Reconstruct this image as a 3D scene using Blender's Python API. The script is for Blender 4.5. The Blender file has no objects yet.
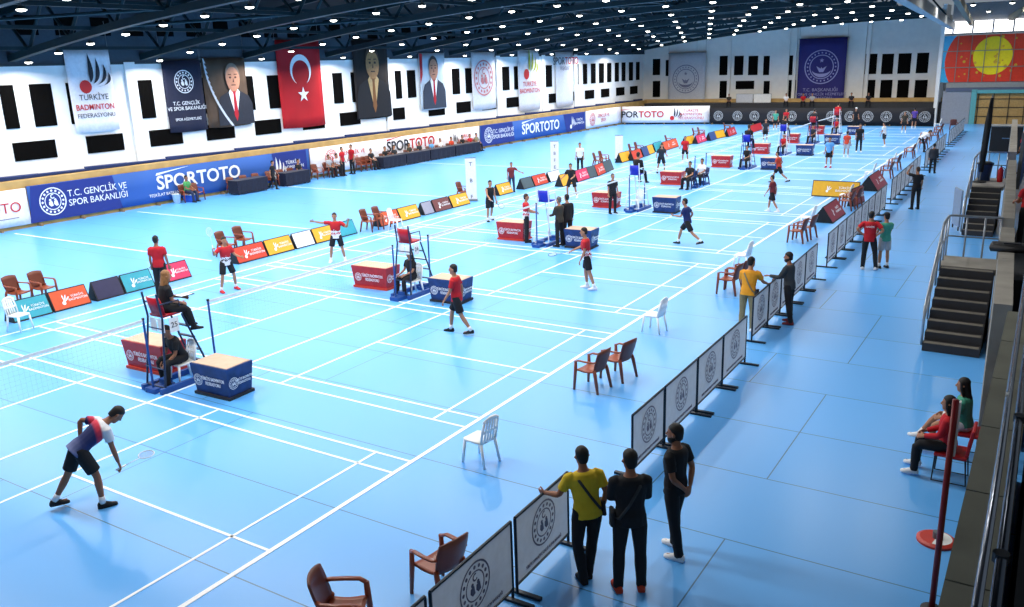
import bpy, math, random
from mathutils import Vector, Matrix
random.seed(7)
S = bpy.context.scene
COL = S.collection

# ------------------------------------------------------------------ camera
CAM = (15.0518, -9.8526, 6.2296)
YAW, PITCH, ROLL, FPX = -0.5688, -0.27336, -0.03239, 853.45
_cy, _sy = math.cos(YAW), math.sin(YAW)
_f = Vector((_sy*math.cos(PITCH), _cy*math.cos(PITCH), math.sin(PITCH)))
_r = Vector((_cy, -_sy, 0)); _u = _r.cross(_f)
_c, _s = math.cos(ROLL), math.sin(ROLL)
_R, _U = _c*_r+_s*_u, -_s*_r+_c*_u
cd = bpy.data.cameras.new('camera'); cam = bpy.data.objects.new('camera', cd); COL.objects.link(cam)
cam.matrix_world = Matrix(((_R.x, _U.x, -_f.x, CAM[0]), (_R.y, _U.y, -_f.y, CAM[1]), (_R.z, _U.z, -_f.z, CAM[2]), (0, 0, 0, 1)))
cd.sensor_width = 36; cd.lens = FPX*36/1024; cd.clip_end = 300; cd.clip_start = .05
S.camera = cam

# ------------------------------------------------------------------ world, exposure
W = bpy.data.worlds.new('world'); S.world = W; W.use_nodes = True
W.node_tree.nodes['Background'].inputs[0].default_value = (.75, .87, 1, 1)
W.node_tree.nodes['Background'].inputs[1].default_value = .28
S.view_settings.view_transform = 'Standard'; S.view_settings.look = 'None'
S.view_settings.gamma = 1; S.view_settings.use_curve_mapping = False
S.view_settings.exposure = 0
LAMP_W = 132.0

# ------------------------------------------------------------------ where things stand
def ray(u, v): return _R*((u-512)/FPX)+_U*((303.5-v)/FPX)+_f
def at(u, v, z=0.0, ax=2):
    """the point of the hall's plane (axis ax = z) that the survey photo shows at u, v"""
    d = ray(u, v); t = (z-CAM[ax])/d[ax]
    return Vector(CAM)+d*t
def azimuth(p): return math.atan2(-(p[0]-CAM[0]), p[1]-CAM[1])
def zat(p, v):
    lo, hi = -3, 30
    for _ in range(40):
        m = (lo+hi)/2; q = Vector((p[0], p[1], m))-Vector(CAM)
        if 303.5-FPX*q.dot(_U)/q.dot(_f) > v: lo = m
        else: hi = m
    return lo

# ------------------------------------------------------------------ materials
MATS = {}
def mat(name, col, rough=.55, metal=0, noise=.06, scale=8, spec=.4, emit=0, trans=0):
    if name in MATS: return MATS[name]
    m = bpy.data.materials.new(name); m.use_nodes = True; nt = m.node_tree
    b = nt.nodes['Principled BSDF']
    b.inputs['Roughness'].default_value = rough; b.inputs['Metallic'].default_value = metal
    b.inputs['Specular IOR Level'].default_value = spec
    if noise:
        tc = nt.nodes.new('ShaderNodeTexCoord'); n = nt.nodes.new('ShaderNodeTexNoise'); n.inputs['Scale'].default_value = scale
        r = nt.nodes.new('ShaderNodeValToRGB')
        r.color_ramp.elements[0].position = .3; r.color_ramp.elements[1].position = .7
        r.color_ramp.elements[0].color = (*[c*(1-noise) for c in col], 1); r.color_ramp.elements[1].color = (*[min(1, c*(1+noise)) for c in col], 1)
        nt.links.new(tc.outputs['Object'], n.inputs['Vector']); nt.links.new(n.outputs['Fac'], r.inputs[0]); nt.links.new(r.outputs[0], b.inputs['Base Color'])
    else: b.inputs['Base Color'].default_value = (*col, 1)
    if emit:
        b.inputs['Emission Color'].default_value = (*col, 1); b.inputs['Emission Strength'].default_value = emit
    MATS[name] = m; return m
def srgb(r, g, b):
    f = lambda c: (c/255/12.92) if c/255 <= .04045 else ((c/255+.055)/1.055)**2.4
    return (f(r), f(g), f(b))
def M(name, r, g, b, **k): return mat(name, srgb(r, g, b), **k)

# ------------------------------------------------------------------ mesh building
class MB:
    def __init__(s): s.v = []; s.f = []
    def add(s, vs, fs):
        o = len(s.v); s.v += [tuple(v) for v in vs]; s.f += [tuple(i+o for i in f) for f in fs]; return s
    def box(s, c, d, rot=None):
        x, y, z = [k/2 for k in d]; P = [Vector((a*x, b*y, e*z)) for a, b, e in ((-1,-1,-1),(1,-1,-1),(1,1,-1),(-1,1,-1),(-1,-1,1),(1,-1,1),(1,1,1),(-1,1,1))]
        if rot is not None: P = [rot @ p for p in P]
        return s.add([p+Vector(c) for p in P], [(0,3,2,1),(4,5,6,7),(0,1,5,4),(1,2,6,5),(2,3,7,6),(3,0,4,7)])
    def hexa(s, P): return s.add(P, [(0,3,2,1),(4,5,6,7),(0,1,5,4),(1,2,6,5),(2,3,7,6),(3,0,4,7)])
    def loft(s, rings, cap=True):
        n = len(rings[0]); vs = [p for r in rings for p in r]; fs = []
        for i in range(len(rings)-1):
            for k in range(n): a, b = i*n+k, i*n+(k+1) % n; fs.append((a, b, b+n, a+n))
        if cap: fs.append(tuple(range(n-1, -1, -1))); fs.append(tuple((len(rings)-1)*n+k for k in range(n)))
        return s.add(vs, fs)
    def tube(s, pts, r, n=8, ref=None, cap=True):
        pts = [Vector(p) for p in pts]; rr = r if isinstance(r, (list, tuple)) else [r]*len(pts); rings = []
        ref = Vector(ref) if ref is not None else None; a = None
        for i, p in enumerate(pts):
            t = (pts[min(i+1, len(pts)-1)]-pts[max(i-1, 0)]).normalized()
            q = a if a is not None else (ref if ref is not None else (Vector((0, 0, 1)) if abs(t.z) < .9 else Vector((0, 1, 0))))
            a = (q-t*q.dot(t)).normalized(); b = t.cross(a)
            rx, ry = rr[i] if isinstance(rr[i], (list, tuple)) else (rr[i], rr[i])
            rings.append([p+a*rx*math.cos(2*math.pi*k/n)+b*ry*math.sin(2*math.pi*k/n) for k in range(n)])
        return s.loft(rings, cap)
    def bar(s, p, q, w, h=None):
        """square bar from p to q"""
        h = h or w; k = math.sqrt(2)/2
        p, q = Vector(p), Vector(q); t = (q-p).normalized(); up = Vector((0, 0, 1)) if abs(t.z) < .95 else Vector((0, 1, 0))
        a = t.cross(up).normalized(); b = a.cross(t)
        R = lambda c: [c+a*w/2+b*h/2, c-a*w/2+b*h/2, c-a*w/2-b*h/2, c+a*w/2-b*h/2]
        return s.loft([R(p), R(q)])
    def poly(s, pts, y0=-.01, th=0):
        """a flat outline in the local xz plane"""
        return s.add([(x, y0, z) for x, z in pts], [tuple(range(len(pts)))])
    def disc(s, cx, cz, r, y0=-.01, n=20, sx=1):
        return s.poly([(cx+sx*r*math.cos(2*math.pi*k/n), cz+r*math.sin(2*math.pi*k/n)) for k in range(n)], y0)
    def ring(s, cx, cz, r0, r1, y0=-.01, n=28, a0=0, a1=360):
        m = n if a1-a0 < 360 else n
        vs = []; fs = []
        for k in range(m+1):
            a = math.radians(a0+(a1-a0)*k/m)
            for r in (r0, r1): vs.append((cx+r*math.cos(a), y0, cz+r*math.sin(a)))
        for k in range(m): fs.append((2*k, 2*k+1, 2*k+3, 2*k+2))
        return s.add(vs, fs)
    def build(s, name, m=None, parent=None, smooth=False, loc=None, rz=0, bevel=0):
        me = bpy.data.meshes.new(name); me.from_pydata(s.v, [], s.f); me.update()
        if m: me.materials.append(m)
        if smooth: me.polygons.foreach_set('use_smooth', [True]*len(me.polygons))
        o = bpy.data.objects.new(name, me); COL.objects.link(o)
        if parent: o.parent = parent
        if loc is not None: o.location = loc
        o.rotation_euler.z = rz
        if bevel:
            b = o.modifiers.new('bevel', 'BEVEL'); b.width = bevel; b.segments = 2; b.limit_method = 'ANGLE'
        return o
def tag(o, label=None, cat=None, group=None, kind=None):
    for k, v in (('label', label), ('category', cat), ('group', group), ('kind', kind)):
        if v: o[k] = v
    return o
def empty(name, loc, rz=0):
    o = bpy.data.objects.new(name, None); COL.objects.link(o); o.location = loc; o.rotation_euler.z = rz; o.empty_display_size = .2; return o
KIDS = {}
def copy_tree(o, parent=None):
    c = o.copy(); COL.objects.link(c)
    for k in ('label', 'category', 'group'):
        if k in c and parent is None: del c[k]
    if parent: c.parent = parent
    for ch in [x for x in o.children]: copy_tree(ch, c)
    return c
def lettering(parent, body, x, z, size, m, y=-.014, align='CENTER', sx=1, name='lettering', rx=90, bold=0):
    cu = bpy.data.curves.new(name, 'FONT'); cu.body = body; cu.size = size; cu.align_x = align; cu.align_y = 'CENTER'
    cu.materials.append(m); cu.offset = bold*size; cu.resolution_u = 3; cu.extrude = .002
    q = bpy.data.objects.new(name, cu); COL.objects.link(q)
    me = bpy.data.meshes.new_from_object(q.evaluated_get(bpy.context.evaluated_depsgraph_get())); bpy.data.objects.remove(q); bpy.data.curves.remove(cu)
    me.name = name; o = bpy.data.objects.new(name, me); COL.objects.link(o); o.parent = parent
    o.location = (x, y, z); o.rotation_euler = (math.radians(rx), 0, 0); o.scale = (sx, 1, 1); return o
D = math.radians
# ------------------------------------------------------------------ the hall: floor, walls, roof
def floor_material():
    m = bpy.data.materials.new('blue_sports_vinyl'); m.use_nodes = True; nt = m.node_tree; N = nt.nodes; L = nt.links
    b = N['Principled BSDF']; b.inputs['Roughness'].default_value = .3; b.inputs['Specular IOR Level'].default_value = .45
    tc = N.new('ShaderNodeTexCoord'); mp = N.new('ShaderNodeMapping'); mp.inputs['Location'].default_value = (-11.9, -.2, 0)
    br = N.new('ShaderNodeTexBrick'); br.inputs['Scale'].default_value = 1; br.inputs['Brick Width'].default_value = 9.2; br.inputs['Row Height'].default_value = 1.95
    br.inputs['Mortar Size'].default_value = .011; br.inputs['Mortar Smooth'].default_value = .3; br.offset = .16; br.offset_frequency = 3
    c = srgb(92, 170, 241)
    br.inputs['Color1'].default_value = (*c, 1); br.inputs['Color2'].default_value = (*[k*1.04 for k in c], 1); br.inputs['Mortar'].default_value = (*[k*.32 for k in c], 1)
    L.new(tc.outputs['Object'], mp.inputs[0]); L.new(mp.outputs[0], br.inputs['Vector']); L.new(br.outputs['Color'], b.inputs['Base Color'])
    return m
XL, YF, XR = -23.4, 78.0, 5.6
struct = lambda o, label=None: tag(o, label, None, None, 'structure')
struct(MB().box((-2, 34, -.1), (46, 96, .2)).build('floor', floor_material()))
white_line = M('white_court_paint', 250, 252, 252, rough=.5, noise=.02)
wall_white = M('white_wall_plaster', 240, 240, 238, rough=.85, noise=.03, scale=2)
wall_back_m = M('pale_stone_wall', 232, 228, 220, rough=.85, noise=.03, scale=2)
grey_metal = M('grey_steel', 120, 126, 130, rough=.45, metal=.5)
black = M('black_plastic', 22, 22, 25, rough=.5)
wl = struct(MB().box((XL-.15, 34, 4.9), (.3, 96, 9.8)).build('wall_left', wall_white))
struct(MB().box(((XL+XR)/2, YF+.15, 4.9), (XR-XL, .3, 9.8)).build('wall_back', wall_back_m))
pil = MB()
for y in (16.55, 35.6, 49.2, 56.4, 62.3): pil.box((XL+.05, y, 3.45), (.2, .55, 6.9))
struct(pil.build('trim_1', wall_white))
p2 = MB()
for x in (-17.6, -14.0, -8.2, -7.5, -1.2, .2-1.0, 5.9): p2.box((x, YF-.08, 4.6), (.3, .22, 9.2))
struct(p2.build('trim_2', wall_back_m))
# dark panels of the walls: each window its own object
dark_win = M('black_window_panel', 9, 8, 7, rough=.8, noise=.1, spec=.05)
nwin = 0
def window(o, r):
    global nwin; nwin += 1
    struct(o, r)
def wy(u, v): return at(u, v, XL, 0).y
for a, b_ in [(0,14),(30,52),(67,75),(135,153),(165,180),(199,212),(241,254),(268.5,281),(333.6,343),(352,360),(396,401.8),(408,416),(430,437),(452.7,460),(466,472),(484,490),(502.7,509.5),(514.5,518),(530,536),(546,552),(560,565),(574.6,578.4),(583,587),(591,595.4),(599,603.7),(607,611),(614.7,618.5),(621.5,625),(628.7,632.5),(635.7,639)]:
    y0, y1 = wy(a, 95), wy(b_, 95); nwin += 1; struct(MB().box((XL+.02, (y0+y1)/2, 5.12), (.05, y1-y0, 1.84)).build('window_%d' % nwin, dark_win))
for a, b_ in [(7.5,51),(82.7,120),(147,180),(204.7,233),(254,280),(302,324),(340,360),(386,405),(429,445),(457,471),(482.7,496.5),(507,519.5),(528,539.6),(549,559.6),(567.6,577.6),(585,594),(601,609),(616,624),(629.7,637)]:
    y0, y1 = wy(a, 120), wy(b_, 120); nwin += 1; struct(MB().box((XL+.02, (y0+y1)/2, 3.2), (.05, y1-y0, .8)).build('window_%d' % nwin, dark_win))
struct(MB().box((XL+.03, 34, 8.35), (.06, 90, 2.9)).build('trim_13', M('shaded_upper_wall', 64, 74, 84, rough=.85)))  # dark band paints in the shade of the wall above the lamps
struct(MB().box((XL+.04, 34, 6.86), (.1, 90, .12)).build('trim_14', M('dark_ledge_beam', 50, 58, 64)))
for k in range(22):
    y = 11.4+1.735*k
    nwin += 1; struct(MB().box((XL+.07, y+.5, 8.5), (.05, .95, .8)).build('window_%d' % nwin, dark_win))
for (a, b, c, d) in [(653,59,660,75),(653,81,660,97),(666,60,669,76),(720,56,728,75),(734.7,56,743,75),(748.8,56,757.5,75),(764,56,769,75),(720,81,728,98),(736,81,754,89),(764,81,769,98),(789,55.5,795,75),(789,80,795,99),(866,54,876,74),(882.6,54,892.5,74),(899,53.5,910,73.5),(917.5,53,927.5,73),(864.7,80,874,100),(881,80,891,100),(898,80,907.7,100),(915.4,80,926,100)]:
    p, q = at(a, b, YF, 1), at(c, d, YF, 1); nwin += 1
    struct(MB().box(((p.x+q.x)/2, YF-.02, (p.z+q.z)/2), (q.x-p.x, .05, p.z-q.z)).build('window_%d' % nwin, dark_win))
# tan wooden parapet with a blue cloth strip along its top, left and back
tan = M('tan_wood_parapet', 196, 158, 96, rough=.6, noise=.15, scale=1.5)
blue_cloth = M('blue_cloth', 38, 70, 140, rough=.8)
struct(MB().box((-22.98, 34, 1.02), (.55, 88, 2.04)).build('trim_3', tan))
b = MB()
for k in range(36):
    y = -2+2.2*k; z = 2.2+.05*(k % 2); b.hexa([(-23.22, y, 2.05), (-23.15, y, 2.05), (-23.15, y+2.2, 2.05), (-23.22, y+2.2, 2.05), (-23.25, y, z), (-23.12, y, z-.03), (-23.12, y+2.2, z-.08), (-23.25, y+2.2, z-.04)])
struct(b.build('trim_4', M('navy_ledge_cloth', 34, 56, 112, rough=.85)))
struct(MB().box((-8.5, 77.6, 1.0), (29, .6, 2.25)).build('trim_5', tan))
struct(MB().box((-8.0, 76.4, .9), (28.5, 1.6, 1.8)).build('trim_6', M('dark_seating_step', 46, 44, 44)))
# right end: the recess with the picture wall
YR = 75.0
wall_grey = M('grey_wall_paint', 150, 152, 156, rough=.8)
struct(MB().box((5.62, 76.5, 5), (.3, 3.2, 10)).build('wall_pier', wall_white))
struct(MB().box((11.5, YR+.4, 5), (10.5, .3, 10)).build('wall_recess', wall_grey))
struct(MB().box((11.5, YR+.1, 3.28), (10.4, .35, .42)).build('trim_7', M('grey_girder', 150, 148, 142)))
struct(MB().box((11.5, YR+.1, 2.92), (10.4, .3, .25)).build('trim_8', M('slate_girder', 92, 100, 124)))
shut = MB()
for k in range(22): shut.box((7.2, YR+.12+.02*(k % 2), .07+.127*k), (2.2, .08, .12))
struct(shut.build('door_1', M('grey_roller_shutter', 158, 162, 172, rough=.5)))
teal = M('teal_frame_paint', 96, 170, 172, rough=.5)
struct(MB().box((8.55, YR, 1.45), (.42, .3, 2.9)).box((12.5, YR, 2.72), (7.6, .3, .28)).build('trim_9', teal))
d2 = struct(MB().box((12.7, YR+.15, 1.3), (7.9, .1, 2.6)).build('door_2', M('tan_board', 182, 144, 84, noise=.12)))
g = MB()
for k in range(7): g.box((8.9+1.15*k, YR+.07, 1.3), (.06, .06, 2.6))
for z in (.65, 1.4, 2.1): g.box((12.7, YR+.07, z), (7.9, .05, .05))
g.build('muntin', M('dark_brown_steel', 48, 40, 30), d2)
# painted glass wall: sky blue ground, red disc, yellow disc, held in a steel grid
mu = struct(MB().box((11.3, YR, 5.45), (11, .12, 3.85)).build('window_90', M('sky_blue_glass', 60, 170, 215, rough=.35)))
def clipdisc(cx, cz, r, x0, x1, z0, z1, y, n=72, sx=1.0):
    pts = []
    for k in range(n):
        a = 2*math.pi*k/n; pts.append((min(max(cx+sx*r*math.cos(a), x0), x1), min(max(cz+r*math.sin(a), z0), z1)))
    return MB().poly(pts, y)
clipdisc(9.4, 5.25, 3.45, 5.8, 16.8, 3.53, 7.37, YR-.066, sx=.98).build('red_disc', M('red_glass', 226, 58, 28, rough=.35), mu)
clipdisc(9.6, 5.66, 1.55, 5.8, 16.8, 3.6, 7.3, YR-.072, sx=.94).build('yellow_disc', M('yellow_glass', 252, 224, 20, rough=.35), mu)
fl = MB()
for k in range(26):
    x, z = random.uniform(6.9, 12.0), random.uniform(3.8, 7.2); fl.disc(x, z, random.uniform(.04, .15), YR-.078, 7)
fl.build('gold_fleck', M('gold_fleck_paint', 220, 170, 40), mu)
g = MB()
for k in range(9): g.box((6.9+1.05*k, YR-.12, 5.45), (.05, .06, 3.85))
for z in (4.75, 6.1): g.box((11.3, YR-.12, z), (11, .06, .06))
g.build('grid', M('pale_steel_grid', 150, 140, 130, metal=.4), mu)
sk = struct(MB().box((11.3, YR+.1, 8.05), (11, .1, .95)).build('window_91', mat('daylight_window', (1, 1, 1), emit=2.6, noise=0)))
g = MB()
for k in range(8): g.box((6.4+1.5*k, YR, 8.05), (.12, .1, .95))
g.box((11.3, YR, 7.5), (11, .14, .12)); g.build('mullion', grey_metal, sk)

# roof: deck, trusses, lamps
def lz(x): return 8.7-.0028*(x-3)**2 if x < 3 else 8.7-.0008*(x-3)**2
deck_m = M('dark_roof_deck', 12, 22, 26, rough=.8); steel_teal = M('dark_teal_steel', 15, 42, 48, rough=.5, spec=.3)
rings = []
xs = [-24+2*k for k in range(18)]
dk = MB()
for k in range(len(xs)-1):
    a, b_ = xs[k], xs[k+1]
    dk.hexa([(a, -12, lz(a)+2.6), (b_, -12, lz(b_)+2.6), (b_, 80, lz(b_)+2.6), (a, 80, lz(a)+2.6), (a, -12, lz(a)+2.8), (b_, -12, lz(b_)+2.8), (b_, 80, lz(b_)+2.8), (a, 80, lz(a)+2.8)])
struct(dk.build('ceiling', deck_m))
dk = MB().box((12.2, 34, 11.2), (12, 92, .2)); struct(dk.build('ceiling_side', deck_m))
ROWS = [-1.8+6.38*k for k in range(13)]
LX = [-19.7+2.294*k-2.294 for k in range(13)]
ch = MB(); xs = [-23.3+1.53*k for k in range(20)]
for i in range(len(xs)-1):
    ch.bar((xs[i], 0, lz(xs[i])+.36), (xs[i+1], 0, lz(xs[i+1])+.36), .3, .28)
tr0 = empty('roof_truss', (0, ROWS[0], 0)); tr0['kind'] = 'structure'
ch.build('bottom_chord', steel_teal, tr0)
ch = MB()
for i in range(len(xs)-1): ch.bar((xs[i], 0, lz(xs[i])+2.2), (xs[i+1], 0, lz(xs[i+1])+2.2), .22, .22)
ch.build('top_chord', steel_teal, tr0)
ch = MB()
for i in range(len(xs)-1):
    ch.tube([(xs[i], 0, lz(xs[i])+(.4 if i % 2 else 2.15)), (xs[i+1], 0, lz(xs[i+1])+(2.15 if i % 2 else .4))], .075, 6)
ch.build('web_member', steel_teal, tr0)
for y in ROWS[1:]:
    o = copy_tree(tr0); o.location.y = y; o['kind'] = 'structure'
pu = MB()
for x in (-21.7, -17.1, -12.5, -7.9, -3.4, 1.2): pu.bar((x, -10, lz(x)+.5), (x, 77.8, lz(x)+.5), .14, .14); pu.bar((x+2.2, -10, lz(x)+2.3), (x+2.2, 77.8, lz(x)+2.3), .14, .14)
for i in range(12):
    y = ROWS[i]
    for x in (-17.1, -7.9): pu.tube([(x, y, lz(x)+.5), (x+4.6, y+6.38, lz(x+4.6)+.5)], .06, 6)
struct(pu.build('trim_10', steel_teal), 'teal purlins and bracing running along the roof')
# long grey duct-like girder where the court roof meets the higher side roof
gm = M('pale_grey_girder', 150, 156, 160, rough=.5)
struct(MB().bar((10.7, 13, 8.15), (6.2, 77, 8.15), .4, .5).build('trim_11', gm), 'grey girder between the two roofs')
struct(MB().bar((12.2, 13, 8.3), (7.6, 77, 8.3), .25, .35).bar((16.5, 13, 8.6), (10.4, 77, 8.6), .3, .4).build('trim_12', M('olive_side_beam', 110, 104, 84)))
lamp_white = mat('lamp_glow', (1, .97, .88), emit=14, noise=0)
housing = M('lamp_housing', 70, 76, 78, rough=.4, metal=.4)
lamp0 = empty('ceiling_lamp', (0, 0, 0))
MB().tube([(0, 0, .26), (0, 0, .1)], .015, 6).loft([[(r*math.cos(2*math.pi*k/14), r*math.sin(2*math.pi*k/14), z) for k in range(14)] for r, z in ((.05, .14), (.12, .1), (.2, -.02))], False).build('housing', housing, lamp0)
MB().loft([[(r*math.cos(2*math.pi*k/14), r*math.sin(2*math.pi*k/14), z) for k in range(14)] for r, z in ((.185, 0), (.17, -.05), (.1, -.085), (.03, -.095))]).build('bulb', lamp_white, lamp0, True)
ld = bpy.data.lights.new('lamp_light', 'AREA'); ld.shape = 'DISK'; ld.size = .36; ld.energy = LAMP_W; ld.color = (1, .975, .93); ld.spread = D(160)
lo = bpy.data.objects.new('lamp_light', ld); COL.objects.link(lo); lo.parent = lamp0; lo.location = (0, 0, -.1)
first = True
def put_lamp(x, y, z, label, group):
    global first
    o = lamp0 if first else copy_tree(lamp0); first = False
    o.location = (x, y, z); o.scale = (.78, .78, .78); tag(o, label, 'lamp', group)
for y in ROWS[:-1]:
    for x in LX: put_lamp(x, y, lz(x), 'small round white lamp hanging under the dark trusses above the courts', 'lamps under the court roof trusses')
for y in ROWS[1::2]:
    for x in (9.4, 11.6): put_lamp(x, y, 9.0, 'small round lamp under the higher roof over the walkway', 'lamps over the walkway')

# ------------------------------------------------------------------ court lines
def line(x0, x1, y0, y1): return MB().box(((x0+x1)/2, (y0+y1)/2, .003), (abs(x1-x0), abs(y1-y0), .006))
NL = 0
def mark(mb):
    global NL; NL += 1
    struct(mb.build('floor_line_%d' % NL, white_line))
G0 = 7.73
def court(y0):
    m = MB(); y1 = y0+6.1; w = .045
    def X(y, a, b): m.box(((a+b)/2, y, .003), (b-a, w, .006))
    def Y(x, a, b): m.box((x, (a+b)/2, .003), (w, b-a, .006))
    for y in (y0, y0+.46, y1-.46, y1): X(y, -6.9, 6.7)
    for x in (-1.98, 1.98, 5.94): Y(x, y0, y1)
    X((y0+y1)/2, -6.9, -1.98); X((y0+y1)/2, 1.98, 6.7)
    mark(m)
for k in range(-2, 9): court(1.556+G0*k+(.07 if k == -1 else 0))
mark(MB().box((6.7, 30, .0035), (.075, 86, .007)))
mark(MB().box((.4, 30, .0035), (.05, 84, .007)))
mark(MB().box((-4.5, 30, .0035), (.05, 84, .007)))
mark(MB().box((-6.3, 30, .0035), (.05, 84, .007)))
mark(MB().box((-7.0, 30, .0035), (.05, 84, .007)))
for y in (8.95, 14.8, 24, 36): mark(MB().box((-15.5, y, .0035), (12.5, .06, .007)))
# ------------------------------------------------------------------ plastic chairs
def arc(x0, x1, n): return [x0+(x1-x0)*k/n for k in range(n+1)]
def make_armchair(m, md):
    t = empty('plastic_armchair', (0, 0, 0))
    g = []; n = 8
    for j, y in enumerate(arc(-.2, .24, 6)):
        r = []; w = .25 - .03*(1-j/6)
        for x in arc(-w, w, n): r.append((x, y, .445+.02*(x/w)**2-.03*math.sin(math.pi*(j/6))+.012*(j == 6)*-1))
        g.append(r)
    s = MB(); top = [p for r in g for p in r]; bot = [(p[0], p[1], p[2]-.03) for p in top]; q = len(top); f = []
    for j in range(6):
        for i in range(n):
            a = j*(n+1)+i; f += [(a, a+1, a+n+2, a+n+1), (q+a, q+a+n+1, q+a+n+2, q+a+1)]
    edge = [i for i in range(n+1)]+[(j*(n+1)+n) for j in range(1, 7)]+[6*(n+1)+i for i in range(n-1, -1, -1)]+[j*(n+1) for j in range(5, 0, -1)]
    for k in range(len(edge)): a, b = edge[k], edge[(k+1) % len(edge)]; f.append((b, a, q+a, q+b))
    s.add(top+bot, f).build('seat', m, t, True)
    b = MB(); fr = []; bk = []
    for j, h in enumerate(arc(0, 1, 6)):
        z = .44+.46*h; w = .215+.035*math.sin(h*2.4); y = -.19-.13*h
        for i in range(9):
            u = -1+i/4; zz = z+(.03*(1-u*u) if j == 6 else 0)
            fr.append((u*w, y-.05*(1-u*u)+.02, zz)); bk.append((u*w, y-.05*(1-u*u)-.012, zz))
    q = len(fr); f = []
    for j in range(6):
        for i in range(8):
            a = j*9+i; f += [(a, a+1, a+10, a+9), (q+a, q+a+9, q+a+10, q+a+1)]
    edge = list(range(9))+[j*9+8 for j in range(1, 7)]+[54+i for i in range(7, -1, -1)]+[j*9 for j in range(5, 0, -1)]
    for k in range(len(edge)): a, c = edge[k], edge[(k+1) % len(edge)]; f.append((c, a, q+a, q+c))
    b.add(fr+bk, f).build('backrest', md, t, True)
    for sx in (-1, 1):
        MB().tube([(sx*.255, .23, .63), (sx*.275, .15, .665), (sx*.28, -.02, .665), (sx*.262, -.2, .67), (sx*.23, -.25, .68)], [(.02, .038)]*5, 8, ref=(0, 0, 1)).build('armrest', m, t, True)
        MB().tube([(sx*.25, .235, .64), (sx*.258, .24, .42), (sx*.272, .27, 0)], [(.036, .028), (.042, .03), (.03, .022)], 8).build('leg', m, t, True)
        MB().tube([(sx*.225, -.2, .5), (sx*.235, -.23, .4), (sx*.265, -.31, 0)], [(.04, .03), (.046, .032), (.032, .022)], 8).build('leg', m, t, True)
    return t
def make_sidechair(m):
    t = empty('plastic_side_chair', (0, 0, 0))
    MB().loft([[(sx*w, y, z) for sx, y in ((-1, -.2), (1, -.2), (1.08, .16), (.9, .22), (-.9, .22), (-1.08, .16))] for w, z in ((.19, .415), (.205, .43), (.205, .45), (.19, .456))]).build('seat', m, t, True)
    b = MB()
    for sx in (-1, 1): b.tube([(sx*.18, -.19, .44), (sx*.185, -.23, .65), (sx*.16, -.285, .87)], [(.028, .018)]*3, 6)
    for x in (-.105, -.035, .035, .105): b.tube([(x, -.2, .45), (x, -.245, .66), (x*.9, -.29, .87)], [(.028, .01)]*3, 6, ref=(1, 0, 0))
    b.tube([(-.185, -.27, .83), (-.1, -.29, .885), (0, -.295, .9), (.1, -.29, .885), (.185, -.27, .83)], [(.035, .018)]*5, 6)
    b.tube([(-.18, -.235, .64), (.18, -.235, .64)], [(.03, .012)]*2, 6)
    b.build('backrest', m, t, True)
    for sx in (-1, 1):
        MB().tube([(sx*.18, .18, .43), (sx*.215, .23, 0)], [.03, .022], 8).build('leg', m, t, True)
        MB().tube([(sx*.175, -.18, .43), (sx*.2, -.26, 0)], [.03, .022], 8).build('leg', m, t, True)
    return t
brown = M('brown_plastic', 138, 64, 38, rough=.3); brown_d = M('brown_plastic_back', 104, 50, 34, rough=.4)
white_p = M('white_plastic', 238, 240, 240, rough=.35)
arm0 = make_armchair(brown, brown_d); navy_pl = M('navy_chair_plastic', 34, 48, 92, rough=.4); arm1 = make_armchair(navy_pl, navy_pl);  side0 = make_sidechair(white_p)
used = {}
def chair(proto, p, rz, label, group=None):
    o = proto if proto.name not in used else copy_tree(proto); used[proto.name] = 1
    o.location = (p[0], p[1], 0); o.rotation_euler.z = rz; o.scale = (.94,)*3; tag(o, label, 'chair', group); return o
FR, FL = D(-90), D(90)     # facing +X, facing -X
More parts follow.
